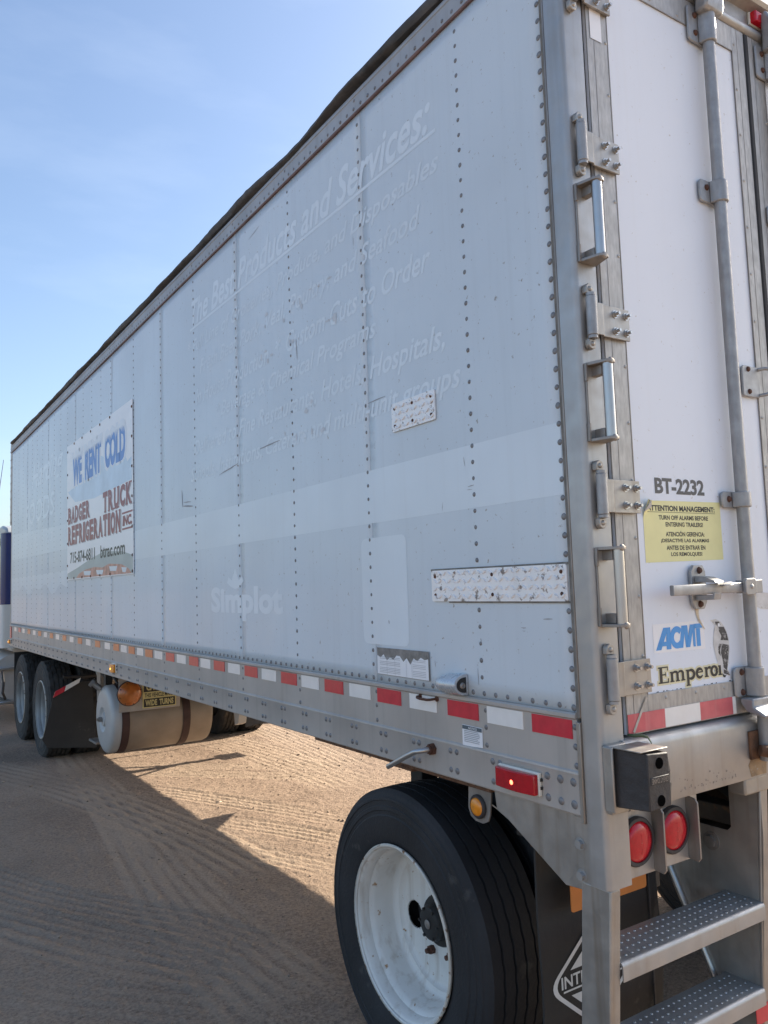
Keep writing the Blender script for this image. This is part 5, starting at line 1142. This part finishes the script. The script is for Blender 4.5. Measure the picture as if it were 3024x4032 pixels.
# ------------------------------------------------------------------ reefer fuel tank, caution sign, landing gear
TKY, TKZ, TKR = 5.36, 0.655, 0.268
mb = MB(); mb.lathe([(0.030, TKR - 0.002), (0.10, TKR), (0.80, TKR), (0.83, TKR - 0.01), (0.85, TKR - 0.06), (0.855, 0.001)], (0.095, TKY, TKZ), 'x', 48)
tk = part("fuel_tank", mb, M['tank'], trailer, smooth=40, label="dusty round fuel tank slung crosswise with white end")
mb = MB(); mb.lathe([(-0.004, 0.001), (-0.004, 0.05), (0.018, 0.062), (0.016, 0.075), (-0.006, 0.10), (-0.004, 0.20), (0.002, 0.235), (0.012, 0.256), (0.030, TKR + 0.0015), (0.085, TKR + 0.0025), (0.088, TKR)], (0.095, TKY, TKZ), 'x', 48); part("tank_end", mb, M['tankcap'], tk, smooth=40)
mb = MB(); mb.cyl((0.095, TKY + 0.02, TKZ), (0.062, TKY + 0.02, TKZ), 0.021, 6); mb.cyl((0.070, TKY + 0.02, TKZ), (0.050, TKY + 0.02, TKZ), 0.012, 10); part("drain_plug", mb, M['steel_dark'], tk, smooth=30)
for xs in (0.205, 0.70):
    mb = MB(); mb.lathe([(-0.030, TKR + 0.001), (-0.030, TKR + 0.007), (0.030, TKR + 0.007), (0.030, TKR + 0.001)], (xs, TKY, TKZ), 'x', 48); part("tank_strap", mb, M['strap'], tk, smooth=35)
    mb = MB(); mb.box(xs - 0.028, xs + 0.028, TKY + 0.25, TKY + 0.31, 0.62, 1.068); part("tank_hanger", mb, M['chassis'], tk)
mb = MB(); mb.cyl((0.10, TKY + 0.10, TKZ + 0.235), (0.045, TKY + 0.12, TKZ + 0.285), 0.024, 14); mb.cyl((0.050, TKY + 0.12, TKZ + 0.28), (0.030, TKY + 0.128, TKZ + 0.298), 0.036, 8); part("filler_neck", mb, M['steel_dark'], tk, smooth=35)
mb = MB(); mb.box(0.34, 0.56, TKY - TKR - 0.006, TKY - TKR + 0.03, TKZ - 0.06, TKZ + 0.02); part("tank_decal", mb, M['tankcap'], tk) if False else None
mb = MB(); mb.box(0.142, 0.632, 5.062, 5.070, 0.735, 1.010); pp = part("mounting_plate", mb, M['plate'], trailer, bevel=0.002)
mb = MB(); mb.lathe([(0, 0.098), (0.010, 0.098), (0.014, 0.092)], (0.222, 5.062, 0.878), 'y', 30, -1); amb = part("round_reflector", mb, M['rubber'], trailer, smooth=40, label="large round orange lamp on plate below the rail")
mb = MB(); mb.lathe([(0.012, 0.093), (0.030, 0.088), (0.048, 0.068), (0.058, 0.038), (0.061, 0.001)], (0.222, 5.062, 0.878), 'y', 30, -1); part("orange_lens", mb, M['lens_orange'], amb, smooth=60)
mb = MB()
for k in range(8): a = k * PI / 4 + 0.3; mb.dome((0.222 + 0.083 * math.cos(a), 5.030, 0.878 + 0.083 * math.sin(a)), (0, -1, 0), 0.006, 0.006, 7, 2)
part("lens_screws", mb, M['rustbolt'], amb, smooth=60, kind="stuff")
mb = MB(); mb.box(0.326, 0.598, 5.0565, 5.0612, 0.750, 0.960); sg = part("caution_sign", mb, M['signyellow'], trailer, smooth=0, label="yellow and black caution sign about wide turns")
sy = lambda k: on_rear(5.0565 - 0.0004 * k)
for (q0, q1) in ((0.757, 0.822), (0.876, 0.952)):
    mb = MB(); rect_m(mb, sy(1), 0.335, 0.589, q0, q1); part("sign_panel", mb, M['ink'], sg, smooth=0, recalc=False)
lettering("WIDE  TURNS", sg, M['signyellow'], sy(2), 0.348, 0.576, 0.766, 0.813, 0, 0.04)
lettering("THIS VEHICLE MAKES", sg, M['ink'], sy(2), 0.342, 0.582, 0.833, 0.866, 0, 0.02)
lettering("CAUTION", sg, M['signyellow'], sy(2), 0.356, 0.568, 0.886, 0.942, 0, 0.04)
for xc in (0.35, 2.12):
    GY = 6.31
    mb = MB(); mb.box(xc - 0.065, xc + 0.065, GY - 0.06, GY + 0.06, 0.68, 1.068); lg_ = part("landing_gear", mb, M['steel_dark'], trailer, bevel=0.006)
    mb = MB(); mb.box(xc - 0.05, xc + 0.05, GY - 0.05, GY + 0.05, 0.36, 0.68); part("inner_leg", mb, M['steel_dark'], lg_, bevel=0.004)
    mb = MB(); mb.box(xc - 0.12, xc + 0.12, GY - 0.13, GY + 0.13, 0.315, 0.335); part("sand_shoe", mb, M['steel_dark'], lg_, bevel=0.004)
    for dy_ in (0.45, -0.40):
        mb = MB(); mb.tube([(xc, GY + (0.05 if dy_ > 0 else -0.05), 0.70), (xc, GY + dy_, 1.075)], 0.018, 8); part("leg_brace", mb, M['steel_dark'], lg_)
    for q in (0.80, 0.88, 0.96):
        mb = MB(); mb.cyl((xc, GY - 0.0605, q), (xc, GY - 0.062, q), 0.022, 16); part("leg_hole", mb, M['gasket'], lg_)
for q0, q1 in ((0.86, 0.72), (0.72, 1.02)):
    mb = MB(); mb.tube([(0.35, 6.31, q0), (2.12, 6.31, q1)], 0.016, 8); part("gear_cross_brace", mb, M['steel_dark'], trailer)
mb = MB(); mb.prism([(5.0, 0.70), (4.86, 0.70), (4.90, 0.56), (4.97, 0.54)], 'x', 1.065, 1.14); mb.box(1.06, 1.145, 4.9, 4.96, 0.68, 1.068); part("under_bracket", mb, M['tankcap'], trailer, bevel=0.006)
# front corner cap with refrigeration unit
mb = MB(); mb.prism(rpoly(0.0, 0.14, YF + 0.025, YF + 0.20, 0.05, 5, (0, 0, 0, 1)), 'z', 2.575, 3.61)
fc = part("front_corner_cap", mb, M['rail'], trailer, smooth=40)
for k in range(20):
    mb = MB(); mb.box(-0.004, 0.001, YF + 0.028, YF + 0.15, 2.60 + 0.05 * k, 2.612 + 0.05 * k)
    if k % 2 == 0: part("cap_rib", mb, M['rail'], fc)
mb = MB(); mb.box(0.20, 2.24, YF + 0.022, YF + 0.42, 2.05, 3.55); ru = part("refrigeration_unit", mb, M['cabwhite'], trailer, bevel=0.05)
mb = MB()
for k in range(12): mb.box(0.45, 2.0, YF + 0.421, YF + 0.432, 2.95 + 0.04 * k, 2.975 + 0.04 * k)
part("unit_grille", mb, M['dark'], ru)
mb = MB(); mb.box(-0.0005, 0.03, YF + 0.0005, YF + 0.05, 1.06, 2.574); part("front_corner_strip", mb, M['rail'], trailer, bevel=0.006)
mb = MB(); mb.box(-0.012, -0.0075, 9.40, 9.50, 1.16, 1.30); part("front_label", mb, M['red_faded'], trailer)
mb = MB(); mb.cyl((1.22, 8.45, 1.02), (1.22, 8.45, 1.10), 0.35, 24); part("upper_coupler", mb, M['chassis'], trailer)

# ------------------------------------------------------------------ the tractor
truck = thing("semi_truck", (1.24, 11.0, 0.0), "dark blue over white tractor unit coupled to the front of the trailer", "truck")
for yc in (7.72, 9.00):
    wheel(truck, 0.030, 1, yc, 0.480, 0.505, 'lug', M['rim_grey'], M['tyre_dusty'], 0.262)
    wheel(truck, 2.450, -1, yc, 0.480, 0.505, 'lug', M['rim_grey'], M['tyre_dusty'], 0.262)
    mb = MB(); mb.cyl((0.6, yc, 0.49), (1.88, yc, 0.49), 0.08, 16); mb.dome((1.24, yc - 0.02, 0.49), (0, -1, 0), 0.22, 0.2, 20, 5); part("drive_axle", mb, M['chassis'], truck, smooth=50)
for xc in (0.82, 1.66):
    mb = MB(); mb.box(xc - 0.045, xc + 0.045, 6.95, 14.2, 0.72, 0.98); part("frame_rail", mb, M['chassis'], truck, bevel=0.005)
mb = MB(); mb.box(0.75, 1.73, 7.9, 8.9, 0.982, 1.018); mb.box(0.7, 1.78, 6.96, 7.02, 0.70, 0.98); part("fifth_wheel", mb, M['chassis'], truck, bevel=0.01)
for s_, x0 in ((1, 0.0), (-1, 2.48)):
    mb = MB(); fl_ = [(0.03, 0.690), (0.25, 0.800), (0.392, 0.800), (0.443, 0.139), (-0.02, 0.195), (-0.068, 0.273)]
    if s_ < 0: fl_ = [(x0 - p[0], p[1]) for p in fl_]
    mb.prism(fl_, 'y', 7.02, 7.028); f2 = part("mud_flap", mb, M['flap'], truck)
    mb = MB(); pa = [(0.025, 0.672), (0.045, 0.730), (0.285, 0.842), (0.270, 0.795)]; mid = [(0.025, 0.672), (0.045, 0.730), (0.145, 0.777), (0.130, 0.722)]
    mid2 = [(0.1305, 0.7222), (0.1455, 0.7772), (0.285, 0.842), (0.270, 0.795)]
    for pg, mm in ((mid, 'red'), (mid2, 'white')):
        if s_ < 0: pg = [(x0 - p[0], p[1]) for p in pg]
        mb = MB(); mb.prism(pg, 'y', 7.012, 7.0185); part("flap_holder_tape", mb, M[mm], f2)
    mb = MB(); mb.tube([(x0 + s_ * 0.12, 7.03, 0.862), (x0 + s_ * 0.30, 7.03, 0.850), (x0 + s_ * 0.80, 7.03, 0.86)], 0.018, 10); part("flap_holder", mb, M['chassis'], f2)
    mb = MB(); mb.box(min(x0 + s_ * .055, x0 + s_ * .58), max(x0 + s_ * .055, x0 + s_ * .58), 9.60, 9.61, 0.30, 0.975); part("fender_flap", mb, M['flap'], truck)
CB0, CB1 = 10.30, 12.55
def cabshell(z0, z1, y0, y1, inset=0.0):
    mb = MB(); mb.prism(rpoly(-0.015 + inset, 2.495 - inset, y0, y1, 0.06, 5), 'z', z0, z1); return mb
part("sleeper_lower", cabshell(0.99, 1.566, CB0, CB1), M['cabwhite'], truck, smooth=40)
part("sleeper_upper", cabshell(1.567, 2.52, CB0, 11.55), M['cabblue'], truck, smooth=40)
part("cab_upper", cabshell(1.567, 2.45, 11.552, CB1, 0.02), M['cabwhite'], truck, smooth=40)
mb = MB(); mb.prism([(CB0 + 0.02, 2.521), (CB0 + 0.12, 2.60), (CB0 + 0.5, 2.66), (11.9, 2.60), (CB1 - 0.1, 2.521)], 'x', 0.05, 2.43); part("cab_roof", mb, M['cabgrey'], truck, bevel=0.03, smooth=40)
mb = MB(); mb.box(-0.018, -0.013, 10.42, 10.80, 1.60, 2.30) if False else mb.box(0.001, 0.006, 11.62, 12.40, 1.62, 2.30); part("side_window", mb, M['glass'], truck)
mb = MB(); mb.box(2.474, 2.479, 11.62, 12.40, 1.62, 2.30); part("side_window", mb, M['glass'], truck)
mb = MB(); mb.prism([(CB1 + 0.001, 1.60), (CB1 + 0.04, 1.60), (CB1 + 0.008, 2.40), (CB1 + 0.001, 2.40)], 'x', 0.15, 2.33); part("windscreen", mb, M['glass'], truck)
mb = MB(); mb.prism([(CB1 + 0.002, 0.75), (14.5, 0.75), (14.6, 1.0), (14.5, 1.45), (CB1 + 0.002, 1.58)], 'x', 0.42, 2.06); part("hood", mb, M['cabwhite'], truck, bevel=0.08, smooth=40)
for xa_, xb_ in ((0.06, 0.419), (2.061, 2.42)):
    mb = MB(); mb.prism([(CB1 + 0.3, 0.85), (CB1 + 0.45, 1.15), (13.6, 1.22), (14.25, 1.1), (14.35, 0.85)], 'x', xa_, xb_); part("front_fender", mb, M['cabwhite'], truck, bevel=0.03, smooth=40)
mb = MB(); mb.box(0.1, 2.38, 14.45, 14.62, 0.42, 0.74); part("front_bumper", mb, M['chrome'], truck, bevel=0.03)
for x0, s_ in ((0.06, 1), (2.42, -1)): wheel(truck, x0, s_, 13.6, 0.49, 0.505, 'rib', M['rim_grey'], M['tyre_dusty'], 0.28, dual=False)
for x0, x1 in ((-0.01, 0.36), (2.12, 2.49)):
    mb = MB(); mb.cyl(((x0 + x1) / 2, 10.36, 0.60), ((x0 + x1) / 2, 12.2, 0.60), 0.30, 28); sdt = part("side_tank", mb, M['tankcap'], truck, smooth=40)
    for q, d in ((0.745, 0.05), (0.30, 0.11)):
        mb = MB(); mb.box(x0 - 0.03 if x0 < 1 else x1 - 0.2, x0 + 0.2 if x0 < 1 else x1 + 0.03, 10.28, 11.0, q - 0.045, q); part("cab_step", mb, M['chrome'], truck, bevel=0.012)
    mb = MB(); xa = x0 + 0.02 if x0 < 1 else x1 - 0.02; mb.tube([(xa, 10.26, 0.70), (xa + 0.01, 10.22, 0.55), (xa, 10.22, 0.42), (xa + 0.04, 10.28, 0.33)], 0.016, 8); part("air_hose", mb, M['rubber'], truck)
for xm, s_ in ((-0.05, -1), (2.53, 1)):
    mb = MB(); mb.box(min(xm, xm + s_ * 0.06), max(xm, xm + s_ * 0.06), 12.0, 12.22, 1.75, 2.28); mr = part("door_mirror", mb, M['cabgrey'], truck, bevel=0.02)
    mb = MB(); mb.tube([(xm - s_ * 0.06, 12.3, 2.2), (xm, 12.2, 2.2)], 0.012, 8); part("mirror_arm", mb, M['chassis'], mr)
mb = MB(); mb.tube([(-0.055, 10.60, 2.36), (-0.055, 10.60, 2.45), (-0.02, 10.64, 2.47)], 0.03, 10); mb.tube([(-0.02, 10.60, 2.40), (0.0, 10.55, 2.44)], 0.02, 8); am = part("antenna_mount", mb, M['rubber'], truck, smooth=50)
mb = MB(); mb.tube([(-0.045, 10.60, 2.44), (-0.02, 10.60, 3.00), (0.045, 10.60, 3.56)], [0.009, 0.006, 0.004], 6); part("antenna", mb, M['cabblue'], am, smooth=50)
mb = MB(); mb.cyl((2.36, 10.2, 0.9), (2.36, 10.2, 3.3), 0.065, 18); part("exhaust_stack", mb, M['chrome'], truck, smooth=45)

# ------------------------------------------------------------------ small loose things
mb = MB(); pts = [(0.093, -0.002, 1.266), (0.108, -0.010, 1.263), (0.128, -0.017, 1.262), (0.148, -0.021, 1.256), (0.158, -0.0235, 1.240), (0.163, -0.0245, 1.224)]
w_ = [0.004, 0.008, 0.009, 0.007, 0.005, 0.001]; vsL = []
for p, ww in zip(pts, w_): vsL += [(p[0], p[1], p[2] + ww / 2), (p[0] - ww * 0.3, p[1] - 0.0015, p[2] - ww / 2)]
mb.add(vsL, [(2 * i, 2 * i + 1, 2 * i + 3, 2 * i + 2) for i in range(5)])
lf = part("grass_blade", mb, M['leaf'], None, smooth=50, label="dark green blade of grass caught between door bottom and rear sill", cat="leaf")
sm = lf.modifiers.new("thickness", 'SOLIDIFY'); sm.thickness = 0.0008
mb = MB(); mb.box(2.70, 2.80, 7.80, 8.35, 0.012, 0.055); mb.box(2.66, 2.70, 7.9, 8.1, 0.012, 0.035)
part("scrap_board", mb, M['wood'], None, bevel=0.006, label="short scrap of board lying on the dirt past the far tyres", cat="board")
